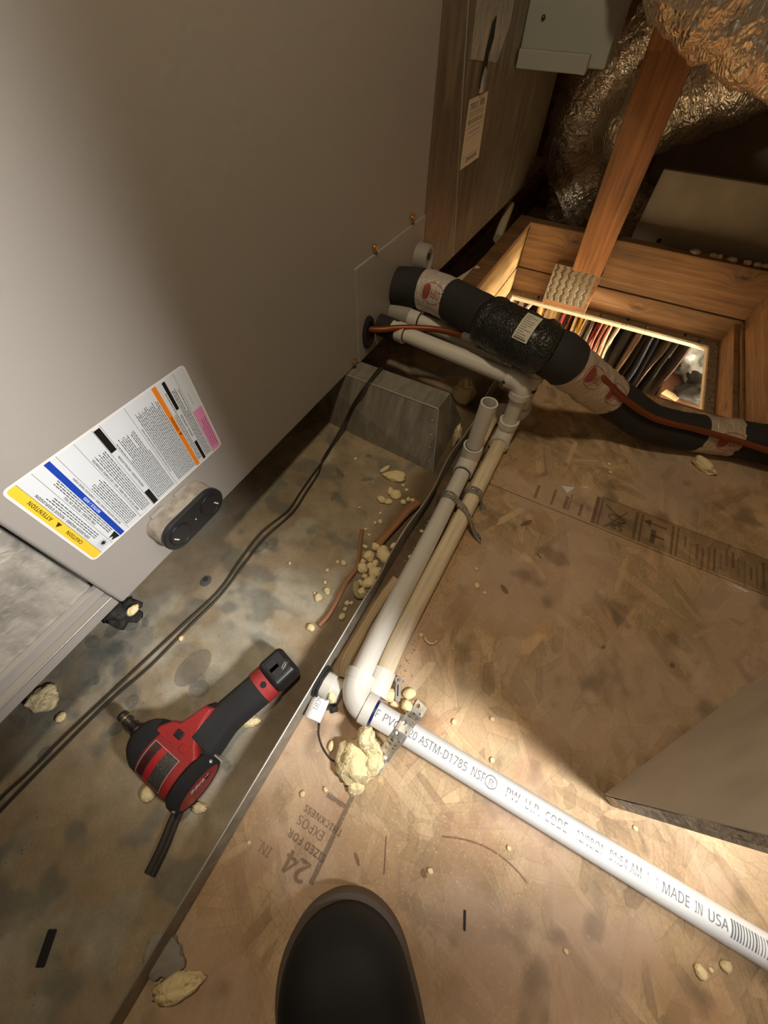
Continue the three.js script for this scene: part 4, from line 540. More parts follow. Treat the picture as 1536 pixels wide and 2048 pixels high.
// ------------------------------------------------------------------ foam chunks and crumbs
let fs = 200;
function foam(name, label, x, z, a, b, c, turn = 0, y = 0, group, rough = 0.35, det = 4, mat = M.foam) { const m = one(name, lumpGeo(fs++, a, b, c, rough, det), mat, label, 'foam', group); m.position.set(x, y, z); m.rotation.y = turn; return m; }
const fl0 = 0.0002, pf = 0.003;
{ // the big lump by the strap: a wide cap with a stub
  const body = lumpGeo(150, 0.026, 0.018, 0.022, 0.5, 5), top = lumpGeo(151, 0.011, 0.02, 0.015, 0.6, 4).rotateY(0.5).translate(0.004, 0.008, -0.022), lip = lumpGeo(152, 0.009, 0.008, 0.01, 0.5, 4).translate(0.006, 0, 0.021), side = lumpGeo(153, 0.012, 0.015, 0.012, 0.5, 4).translate(0.016, 0.004, -0.006);
  const m = one('foam_lump', merge(body, top, lip, side), M.foam, 'large cream hardened foam lump by the strap end', 'foam'); m.position.set(-0.022, fl0, 0.006); m.rotation.y = 0.15;
}
const fg = 'foam pieces by the pipe elbow';
foam('foam_chunk', 'round cream foam piece touching the printed pipe', -0.0205, -0.0735, 0.0095, 0.005, 0.0075, 0.6, fl0, fg, 0.2); foam('foam_chunk', 'oval cream foam piece beyond the grey anchor', -0.001, -0.0865, 0.0065, 0.005, 0.0085, -0.6, fl0, fg, 0.2); foam('foam_chunk', 'rounded cream foam piece under the shiny strap edge', 0.002, -0.0725, 0.007, 0.006, 0.0075, 0.2, fl0, fg, 0.25); foam('foam_chunk', 'small cream foam crumb between round foam and anchor', -0.0125, -0.0655, 0.005, 0.004, 0.004, 0.2, fl0, fg, 0.4); foam('foam_chunk', 'tiny pale foam crumb by the anchor eye', -0.0285, -0.0905, 0.004, 0.004, 0.003, 0, fl0, fg, 0.4, 3);
foam('foam_chunk', 'small cream crumb beside the curled wire', -0.0565, 0.008, 0.0035, 0.003, 0.006, 0.4, fl0, undefined, 0.3, 3);
foam('foam_chunk', 'cream foam scrap on the floor near the insulated line', 0.307, -0.69, 0.021, 0.009, 0.011, -0.5, fl0, undefined, 0.7); foam('foam_chunk', 'long cream foam sliver lying by the dark floor corner', -0.0765, 0.2255, 0.021, 0.008, 0.0085, 0.75, fl0, undefined, 0.5); foam('grey_scrap', 'flat grey scrap lying next to the foam sliver', -0.1, 0.217, 0.016, 0.006, 0.012, 0.3, pf, undefined, 0.8, 4, M.foamGrey);
foam('foam_chunk', 'pale foam wedge in the pan below the silver duct', -0.391, 0.135, 0.017, 0.009, 0.014, 0.4, pf, undefined, 0.7); foam('foam_chunk', 'small foam crumb in the pan next to the wires', -0.355, 0.137, 0.005, 0.004, 0.0055, 0.4, pf, undefined, 0.5, 3);
foam('foam_chunk', 'pale foam ball under the driver housing', -0.207, 0.138, 0.0085, 0.006, 0.0085, 0, pf, undefined, 0.2); foam('foam_chunk', 'pale foam piece under the driver grip', -0.157, 0.033, 0.013, 0.007, 0.0075, 0.5, pf, undefined, 0.3); foam('foam_chunk', 'thin foam scrap under the driver rear ring', -0.15, 0.122, 0.009, 0.005, 0.005, 0.3, pf, undefined, 0.4, 3);
foam('foam_chunk', 'tan foam lump behind the support block', -0.152, -0.645, 0.02, 0.03, 0.021, 0.4, pf, undefined, 0.5); foam('foam_chunk', 'tan foam strip wedged against the pan rim', -0.116, -0.512, 0.007, 0.03, 0.02, 0.2, pf, undefined, 0.6);
foam('foam_chunk', 'cream rod of foam in front of the support block', -0.203, -0.394, 0.004, 0.004, 0.0125, -0.35, pf, undefined, 0.12); foam('foam_chunk', 'oblong cream foam chunk beside the foam rod', -0.179, -0.387, 0.02, 0.006, 0.0115, 0.3, pf, undefined, 0.4);
const g1 = 'foam crumbs in front of the support block', l1 = 'cream foam crumb in the loose group before the support block';
for (const [x, z, a, b, c] of [[-0.171, -0.355, 0.005, 0.005, 0.008], [-0.16, -0.353, 0.0085, 0.005, 0.0095], [-0.176, -0.332, 0.0095, 0.005, 0.0065], [-0.163, -0.334, 0.006, 0.0045, 0.006], [-0.141, -0.345, 0.0045, 0.004, 0.0045], [-0.136, -0.354, 0.0045, 0.004, 0.004], [-0.1285, -0.356, 0.004, 0.004, 0.004], [-0.164, -0.307, 0.0028, 0.0024, 0.0028], [-0.156, -0.292, 0.0042, 0.0035, 0.0042], [-0.162, -0.286, 0.003, 0.003, 0.003]]) foam('foam_crumb', l1, x, z, a, b, c, x * 90, pf, g1, 0.4, 3);
const g2 = 'foam pile by the pan rim', l2 = 'cream foam chunk in the pile between the brown strip and rim';
for (const [x, z, a, b, c] of [[-0.139, -0.247, 0.008, 0.007, 0.0075], [-0.122, -0.24, 0.011, 0.01, 0.015], [-0.141, -0.228, 0.0085, 0.006, 0.0085], [-0.1265, -0.222, 0.0055, 0.005, 0.0055], [-0.139, -0.205, 0.009, 0.007, 0.008], [-0.1195, -0.209, 0.009, 0.006, 0.009], [-0.144, -0.2165, 0.0045, 0.004, 0.0045], [-0.131, -0.215, 0.005, 0.004, 0.006], [-0.1195, -0.19, 0.0105, 0.006, 0.0085], [-0.131, -0.184, 0.0045, 0.004, 0.0045], [-0.13, -0.196, 0.004, 0.004, 0.004], [-0.117, -0.2165, 0.004, 0.003, 0.004], [-0.1165, -0.262, 0.007, 0.005, 0.004], [-0.1545, -0.24, 0.0035, 0.003, 0.005], [-0.121, -0.172, 0.0065, 0.006, 0.0065]]) foam('foam_chunk', l2, x, z, a, b, c, x * 70, pf, g2, 0.4, 3);
{ const m = one('foam_curl', sweep([V(-0.1345, 0.007, -0.181), V(-0.129, 0.008, -0.17), V(-0.121, 0.008, -0.165), V(-0.115, 0.007, -0.171)], 0.0046, { seg: 20, rad: 12, disp: wob(33, 0.002) }), M.foam, 'curved cream foam bead at the foot of the foam pile', 'foam'); }
const g3 = 'scattered foam crumbs in the pan', l3 = 'tiny cream foam crumb scattered on the pan';
for (const [x, z, r] of [[-0.1775, -0.197, 0.0028], [-0.169, -0.2, 0.0042], [-0.166, -0.15, 0.0046], [-0.172, -0.136, 0.0055], [-0.131, -0.149, 0.0035], [-0.126, -0.152, 0.0025], [-0.129, -0.14, 0.003], [-0.1265, -0.128, 0.0045], [-0.156, -0.095, 0.005], [-0.184, -0.178, 0.0028], [-0.176, -0.16, 0.0025], [-0.18, -0.139, 0.0022], [-0.2, -0.3, 0.0022], [-0.17, -0.268, 0.0026], [-0.16, -0.262, 0.0024], [-0.158, -0.378, 0.0028], [-0.148, -0.372, 0.003], [-0.3, 0.0, 0.003], [-0.24, -0.16, 0.0024], [-0.262, -0.39, 0.003]]) foam('foam_crumb', l3, x, z, r, r * 0.8, r * 1.2, x * 50, pf, g3, 0.45, 2);
const g4 = 'scattered foam crumbs on the floor', l4 = 'tiny cream foam crumb scattered on the floor boards';
for (const [x, z, r] of [[0.358, -0.0215, 0.004], [0.338, -0.006, 0.0045], [0.346, -0.012, 0.002], [0.114, -0.07, 0.0026], [0.022, -0.265, 0.004], [0.012, -0.29, 0.0028], [0.036, -0.26, 0.0026], [0.152, -0.612, 0.003], [0.158, -0.592, 0.0028], [0.155, -0.005, 0.0022], [0.225, 0.04, 0.0022], [0.09, 0.05, 0.0026], [0.06, -0.085, 0.0028], [-0.02, -0.16, 0.0026], [-0.06, 0.06, 0.0028], [-0.04, 0.045, 0.0024], [-0.085, 0.12, 0.002], [0.27, -0.085, 0.0022], [-0.09, -0.31, 0.003], [-0.085, -0.26, 0.0035], [-0.088, -0.545, 0.0025], [0.1, -0.11, 0.0025]]) foam('foam_crumb', l4, x, z, r, r * 0.8, r * 1.2, x * 50, fl0, g4, 0.45, 2);
{ const m = one('plastic_curl', new THREE.TorusGeometry(0.0085, 0.0013, 8, 24, 2.6).rotateX(Math.PI / 2 - 0.15).translate(-0.006, 0.003, -0.163), M.pvcOld, 'pale curled plastic shaving on the floor boards', 'shaving'); }
const shard = (pts) => { const s = new THREE.Shape(pts.map(([a, b]) => new THREE.Vector2(a, b))); return boxUV(new THREE.ExtrudeGeometry(s, { depth: 0.0008, bevelEnabled: false }).rotateX(-Math.PI / 2)); };
{ const a = one('paper_shard', shard([[-0.01, 0], [0.012, 0.008], [0.006, -0.006], [0.002, -0.012], [-0.003, -0.006]]), M.white, 'white triangular paper shard by the floor joint', 'scrap'); a.position.set(0.097, 0.0002, -0.517); const b = one('paper_shard', shard([[-0.008, -0.003], [0.01, 0.002], [0.004, 0.004]]), M.white, 'thin white paper sliver next to the triangular shard', 'scrap'); b.position.set(0.122, 0.0002, -0.532); const c = one('paper_shard', shard([[-0.011, 0.002], [0.011, 0.0], [0.009, -0.003], [-0.009, -0.001]]), M.white, 'white splinter lying in the floor joint near the drywall', 'scrap'); c.position.set(0.369, 0.0006, -0.452); }
{ const g = []; const r = rng(88); for (let i = 0; i < 420; i++) { const z = -0.09 - 0.48 * r(), x = (r() < 0.75 ? -0.026 + 0.03 * r() * r() : -0.09 + 0.012 * r()), s = 0.0006 + 0.0012 * r(); g.push(new THREE.TetrahedronGeometry(s, 0).rotateY(r() * 6).rotateX(r() * 6).translate(x, s * 0.5 + 0.0002, z)); } const m = mesh('sawdust', merge(...g.map((q) => { q.computeVertexNormals(); return q; })), M.shim, scene); m.userData = { kind: 'stuff', label: 'sawdust and crumbs along the drain pipes', category: 'sawdust' }; }
one('black_splinter', bx(-0.001, 0.001, 0, 0.0015, -0.007, 0.007, 0.0004).rotateY(0.35).translate(0.134, 0.0002, 0.066), M.dark, 'thin black splinter on the floor in front of the boot', 'splinter');
one('black_splinter', bx(-0.004, 0.004, 0, 0.002, -0.012, 0.012, 0.001).rotateY(0.5).translate(-0.2, pf, 0.265), M.dark, 'blunt dark scrap in the shaded end of the pan', 'splinter');

// ------------------------------------------------------------------ drywall sheet standing by the lamp
{
  const dx = 0.572, dz = -0.82, nx = 0.82, nz = 0.572, T = 0.0125; const pt = (s, h, o) => [0.234 + dx * s + nx * o, h, -0.098 + dz * s + nz * o]; // o > 0 lies behind the face
  const lean = 0.085; const ring = (o) => [pt(0.002, 0.0004, o), pt(0.85, 0.0004, o), pt(0.85, 0.82, o), pt(-lean * 0.5, 0.82, o), pt(-lean * 0.5, 0.5, o)];
  const dw = thing('drywall_sheet', 'taupe drywall sheet standing on the floor with a broken white edge', 'drywall');
  mesh('paper_face', prism(ring(0), ring(0.0012)), M.drywall, dw); mesh('paper_back', prism(ring(T - 0.0008), ring(T)), M.drywall, dw);
  const n = 60, pos = []; const quad = (a, b, c, d) => { for (const k of [a, b, c, a, c, d]) pos.push(...k); }; const E = (i, o) => { const h = 0.0004 + 0.8196 * i / n; return pt(0.002 - lean * Math.min(h, 0.5) - 0.0035 * Math.max(0, fbm(i * 0.55, o * 400, 8, 3) - 0.3), h, o); };
  for (let i = 0; i < n; i++) for (let k = 0; k < 4; k++) { const o0 = 0.0012 + (T - 0.002) * k / 4, o1 = 0.0012 + (T - 0.002) * (k + 1) / 4; quad(E(i, o0), E(i + 1, o0), E(i + 1, o1), E(i, o1)); }
  const g = new THREE.BufferGeometry(); g.setAttribute('position', new THREE.Float32BufferAttribute(pos, 3)); g.computeVertexNormals(); mesh('gypsum_edge', boxUV(g), M.gypsum, dw, 'rough pale gypsum edge');
}

// ------------------------------------------------------------------ hatch well with the closet below
const well = new THREE.Group(); well.name = 'trim_2'; well.userData = { kind: 'structure', label: 'brown timber boards framing the open attic hatch' }; scene.add(well);
mesh('board', bx(-0.296, -0.258, -0.137, -0.048, -1.468, -0.863, 0.002), M.woodPale, well); mesh('board', bx(-0.296, -0.26, -0.046, 0.062, -1.468, -0.863, 0.002), M.woodPale, well, 'pale plywood side board'); mesh('board', bx(-0.3, -0.256, 0.062, 0.078, -1.468, -0.863, 0.002), M.wood, well);
mesh('board', bx(-0.258, 0.41, -0.137, -0.05, -1.468, -1.43, 0.002), M.wood, well); mesh('board', bx(-0.258, 0.46, -0.047, 0.076, -1.47, -1.432, 0.002), M.wood, well);
mesh('board', bx(0.408, 0.446, -0.137, -0.05, -1.43, -0.863, 0.002), M.wood, well); mesh('board', bx(0.412, 0.45, -0.047, 0.076, -1.432, -0.863, 0.002), M.wood, well); mesh('board', bx(0.395, 0.408, -0.137, -0.06, -1.43, -0.863, 0.002), M.wood, well);
mesh('board', bx(-0.258, 0.408, -0.137, -0.019, -0.9, -0.864, 0.002), M.wood, well);
const ring = new THREE.Group(); ring.name = 'trim_3'; ring.userData = { kind: 'structure', label: 'weathered beige trim around the hatch opening with nail marks' }; scene.add(ring);
mesh('trim_board', bx(-0.258, 0.395, -0.127, -0.12, -1.43, -1.398, 0.002), M.ring, ring); mesh('trim_board', bx(0.37, 0.395, -0.127, -0.12, -1.398, -0.935, 0.002), M.ring, ring); mesh('trim_board', bx(-0.258, -0.242, -0.127, -0.12, -1.398, -0.935, 0.002), M.ring, ring); mesh('trim_board', bx(-0.258, 0.395, -0.127, -0.12, -0.935, -0.9, 0.002), M.ring, ring);
for (const x of [-0.16, -0.03, 0.05, 0.13, 0.19, 0.3, 0.34]) mesh('nail', new THREE.CylinderGeometry(0.0035, 0.0035, 0.006, 8).translate(x, -0.117, -1.415 + 0.01 * Math.sin(x * 40)), M.dark, ring);
for (const [x, s] of [[0.2, 0.014], [0.245, 0.009], [0.262, 0.008], [0.292, 0.012], [0.328, 0.01], [0.352, 0.011], [0.37, 0.008]]) { const m = one('plaster_dab', lumpGeo(fs++, s, 0.006, s * 0.8, 0.4, 3), M.plaster, 'whitish plaster dab on the hatch board top edge', 'plaster', 'plaster dabs on the hatch board'); m.position.set(x, 0.0755, -1.45); }
// leaning truss web with its nail plate
const web = thing('truss_web', 'leaning orange brown timber web with a toothed nail plate at its foot', 'timber');
{
  const b = V(-0.046, -0.005, -1.411), t = V(-0.053, 0.5, -1.163), d = t.clone().sub(b), L = d.length(); const g = bx(-0.0425, 0.0425, 0, L, -0.019, 0.019, 0.002); { const u = g.attributes.uv; for (let i = 0; i < u.count; i++) u.setXY(i, u.getY(i), u.getX(i)); } const q = new THREE.Quaternion().setFromUnitVectors(V(0, 1, 0), d.normalize()); const m = mesh('web_member', g, M.woodPost, web); m.quaternion.copy(q); m.position.copy(b);
  mesh('foot_block', bx(-0.142, 0.0, -0.119, -0.006, -1.43, -1.392, 0.002), M.woodPost, web);
  const [c, x] = canvas(256, 200), [c2, x2] = canvas(256, 200); x.fillStyle = 'rgb(138,130,114)'; x.fillRect(0, 0, 256, 200); x2.fillStyle = '#fff'; x2.fillRect(0, 0, 256, 200); const r = rng(12); for (let k = 0; k < 300; k++) { x.globalAlpha = 0.2; x.fillStyle = r() < 0.5 ? '#c8c4b8' : '#6a655a'; x.fillRect(r() * 256, r() * 200, 2 + 8 * r(), 2); } x.globalAlpha = 1; for (let a = 0; a < 6; a++) for (let k = 0; k < 18; k++) { const px = 10 + a * 42 + 5 * Math.sin(k * 1.6); x.globalAlpha = a < 3 ? 0.85 : 0.4; x.fillStyle = 'rgb(62,50,36)'; x.fillRect(px, 3 + k * 11, 16, 6); x.globalAlpha = 1; x2.fillStyle = '#000'; x2.fillRect(px, 3 + k * 11, 18, 8); }
  const p = bx(-0.141, -0.012, -0.104, 0.0, -1.3918, -1.3905), u = p.attributes.uv, pp = p.attributes.position; for (let i = 0; i < u.count; i++) u.setXY(i, (pp.getX(i) + 0.141) / 0.129, (pp.getY(i) + 0.104) / 0.104); mesh('nail_plate', p, std({ map: tex(c), bumpMap: tex(c2, false), bumpScale: 0.002, roughness: 0.5, metalness: 0.5 }), web, 'grey toothed steel nail plate');
}
// grey boards behind the hatch
const gb = thing('grey_board', 'flat grey board standing behind the hatch with a small dark knot', 'board');
mesh('panel', bx(0.03, 1.2, -0.137, 0.222, -1.515, -1.5, 0.002), M.greyBoard, gb); mesh('knot', new THREE.CylinderGeometry(0.006, 0.006, 0.001, 14).rotateX(Math.PI / 2).translate(0.105, 0.073, -1.4998), M.dark, gb);
const gb2 = thing('grey_board', 'darker grey board set back above the lower grey board', 'board');
mesh('panel', bx(0.0, 1.3, 0.04, 0.85, -1.87, -1.85, 0.002), M.greyBoard, gb2);

// hanging clothes, box and pile in the closet
const cloth = (r, g, b) => std({ color: rgb(r, g, b), roughness: 0.92, bumpMap: rep(fineNoise, 12), bumpScale: 0.002 });
function garmentGeo(w, y0, y1, z0, z1, seed) {
  const h = y1 - y0, d = z1 - z0; const g = new THREE.BoxGeometry(w, h, d, 3, 16, 12).toNonIndexed(); let q = mergeVertices((() => { const k = new THREE.BufferGeometry(); k.setAttribute('position', g.attributes.position); return k; })(), 1e-5); const p = q.attributes.position;
  for (let i = 0; i < p.count; i++) { const x = p.getX(i), y = p.getY(i), z = p.getZ(i), t = 0.5 - y / h; const sh = step(0.0, 0.16, t); const nx = x * (0.45 + 0.55 * sh) * (1 - 0.6 * Math.pow(Math.abs(2 * z / d), 4)) + (w * 0.8 * (fbm(z * 9 + seed, y * 3, seed, 3) - 0.5) + 0.03 * (fbm(y * 6 + seed, z * 3, seed + 1, 2) - 0.5)) * sh; const nz = z * (0.55 + 0.45 * sh) + 0.04 * (fbm(y * 7, x * 20 + seed, seed + 3, 2) - 0.5); p.setXYZ(i, nx, y + 0.02 * (fbm(z * 14, x * 12 + seed, seed + 6, 2) - 0.5) * (t > 0.9 ? 2 : 0.3), nz); }
  q.computeVertexNormals(); return boxUV(q.toNonIndexed()).translate(0, (y0 + y1) / 2, (z0 + z1) / 2);
}
const GAR = [
  [-0.30, 0.05, -0.36, 'ivory shirt at the end of the closet rail', [0.8, 0.7, 0.48]], [-0.24, 0.025, -0.55, 'purple garment beside the ivory shirt', [0.16, 0.06, 0.2]], [-0.195, 0.035, -0.7, 'black garment beside the purple one', [0.012, 0.011, 0.012]], [-0.165, 0.03, -0.33, 'peach garment behind the large cream blouse', [0.75, 0.36, 0.14]],
  [-0.105, 0.085, -0.46, 'large cream blouse spread over its neighbours', [0.86, 0.72, 0.44]], [-0.068, 0.022, -0.5, 'dark red garment next to the cream blouse', [0.2, 0.02, 0.02]], [-0.045, 0.016, -0.5, 'salmon brown garment next to the dark red one', [0.5, 0.18, 0.1]], [-0.018, 0.02, -0.46, 'narrow cream garment next to the salmon one', [0.84, 0.7, 0.48]], [0.004, 0.022, -0.345, 'bright yellow garment', [0.85, 0.46, 0.03]], [0.026, 0.016, -0.44, 'beige garment beside the yellow one', [0.7, 0.52, 0.32]], [0.045, 0.016, -0.46, 'grey violet garment', [0.2, 0.18, 0.2]], [0.066, 0.022, -0.37, 'coral red garment', [0.75, 0.12, 0.08]], [0.082, 0.012, -0.45, 'pink garment below the coral one', [0.6, 0.16, 0.14]],
  [0.102, 0.02, -0.475, 'off white garment next to the pink one', [0.78, 0.64, 0.48]], [0.121, 0.014, -0.475, 'cream pleated garment next to the off white one', [0.72, 0.58, 0.42]], [0.142, 0.018, -0.47, 'white garment beside the wide black coat', [0.82, 0.7, 0.52]], [0.185, 0.05, -0.62, 'wide black coat', [0.01, 0.008, 0.008]], [0.222, 0.024, -0.72, 'olive brown trousers', [0.09, 0.055, 0.03]], [0.246, 0.02, -0.72, 'umber trousers next to the olive ones', [0.07, 0.045, 0.03]], [0.272, 0.024, -0.75, 'navy trousers', [0.022, 0.024, 0.038]], [0.3, 0.026, -0.75, 'slate blue trousers', [0.03, 0.03, 0.042]], [0.328, 0.018, -0.7, 'taupe brown garment beside the slate trousers', [0.13, 0.085, 0.055]], [0.35, 0.02, -0.6, 'black garment behind the brown bag straps', [0.012, 0.011, 0.012]], [0.362, 0.018, -0.345, 'small cream top above the storage box', [0.8, 0.66, 0.44]], [0.395, 0.02, -0.5, 'dark brown belted garment beside the storage box', [0.05, 0.028, 0.018]],
];
GAR.forEach(([x, w, yb, label, col], i) => { const m = one('hanging_garment', garmentGeo(w * 0.86, yb, -0.18, -2.06, -1.7 + 0.03 * Math.sin(i * 2.7), 300 + i), cloth(...col), `${label} hanging in the closet below`, 'clothing', 'clothes on the closet rail'); m.position.x = x; });
one('closet_rail', line([-1.19, -0.2, -1.88], [1.39, -0.2, -1.88], 0.014), M.steelEdge, 'steel closet rail carrying the clothes', 'rail');
one('closet_pole', line([-0.275, -0.385, -1.66], [-0.195, -0.245, -1.69], 0.008), M.steelEdge, 'thin silver pole beside the ivory shirt', 'pole');
const bxs = thing('storage_box', 'brown leather storage chest in the closet under the hatch', 'box'); const leather = std({ color: rgb(0.17, 0.085, 0.05), roughness: 0.6 });
mesh('chest_body', bx(0.4, 0.72, -2.5, -0.47, -2.02, -1.58, 0.006), leather, bxs); mesh('lid', bx(0.395, 0.725, -0.47, -0.445, -2.025, -1.575, 0.006), leather, bxs);
function pileGeo(seed, a, b, c) { return lumpGeo(seed, a, b, c, 0.75, 5); }
{ const a = one('folded_clothes', pileGeo(401, 0.085, 0.075, 0.13), cloth(0.5, 0.58, 0.68), 'crumpled pale blue cloth on the brown chest', 'clothing'); a.position.set(0.5, -0.445, -1.86); const b = one('folded_clothes', pileGeo(402, 0.09, 0.045, 0.085), cloth(0.016, 0.016, 0.02), 'crumpled black cloth in front of the pale blue cloth', 'clothing'); b.position.set(0.53, -0.445, -1.69); const c = one('paper_note', bx(-0.03, 0.03, 0, 0.002, -0.02, 0.02).rotateY(-0.4), cloth(0.86, 0.66, 0.4), 'small cream note lying on the brown chest', 'paper'); c.position.set(0.435, -0.444, -1.64); }
for (const [x, col, l] of [[0.36, [0.7, 0.5, 0.1], 'yellow'], [0.372, [0.05, 0.3, 0.06], 'green'], [0.386, [0.6, 0.05, 0.05], 'red']]) { const m = one('toy_block', bx(-0.006, 0.006, -0.62, -0.54, -0.03, 0.03, 0.002), cloth(...col), `narrow ${l} packet standing beside the brown chest`, 'packet'); m.position.set(x, 0, -1.68); }
one('packet_shelf', bx(0.33, 0.395, -2.5, -0.6205, -1.76, -1.6), leather, 'dark brown stand under the coloured packets', 'stand');

// ------------------------------------------------------------------ foil ducts
function ductGeo(pts, r, seed, amp = 0.016) { const P = pts.map((p) => V(...p)); return sweep(P, r, { seg: 150, rad: 64, disp: (q, t, a) => { const s = seed; const w = fbm3(q.x * 9 + s + 30, q.y * 9 + 30, q.z * 9 + 30, s, 2), k = 1 - Math.abs(2 * fbm3((q.x + q.y) * 15 + w * 3 + s + 40, (q.y - q.x) * 44 + 40 + w, q.z * 20 + 40, s + 4, 3) - 1); return amp * (1.4 * (w - 0.5) + (k - 0.6)) + 0.003 * Math.sin(t * 90); } }); }
one('flexible_duct', ductGeo([[-0.2, 0.02, -1.8], [-0.215, 0.11, -1.775], [-0.26, 0.2, -1.76], [-0.245, 0.3, -1.75], [-0.17, 0.4, -1.73], [-0.05, 0.52, -1.7], [0.1, 0.68, -1.66]], 0.075, 5), M.foil, 'crumpled foil duct bending up behind the supply duct box', 'duct');
one('flexible_duct', ductGeo([[-0.22, 0.05, -1.7], [-0.17, 0.1, -1.72], [-0.1, 0.09, -1.78], [-0.02, 0.05, -1.8], [0.06, 0.02, -1.84]], 0.072, 9), M.foil, 'sagging foil duct low behind the timber web', 'duct');
one('flexible_duct', ductGeo([[-0.2, 0.2, -1.86], [-0.07, 0.3, -1.72], [0.05, 0.37, -1.69], [0.15, 0.43, -1.68], [0.4, 0.58, -1.66], [0.7, 0.72, -1.6]], 0.112, 14), M.foil, 'wide foil duct rising over the grey boards', 'duct');
one('flexible_duct', ductGeo([[-0.22, 0.74, -1.2], [-0.12, 0.62, -1.13], [-0.01, 0.545, -1.09], [0.12, 0.51, -1.07], [0.3, 0.49, -1.05], [0.6, 0.5, -1.0]], 0.1, 21, 0.02), M.foil, 'shaggy foil duct crossing the head of the timber web', 'duct');

// ------------------------------------------------------------------ white offcuts in the dark gap under the supply duct
one('plastic_offcut', line([-0.33, 0.05, -0.98], [-0.29, 0.07, -1.06], 0.011), M.pvcOld, 'short pale pipe offcut in the dark gap under the supply duct', 'pipe offcut');
one('plastic_offcut', line([-0.35, 0.085, -1.5], [-0.33, 0.04, -1.36], 0.014), M.pvcOld, 'longer pale pipe offcut leaning behind the hatch board', 'pipe offcut');

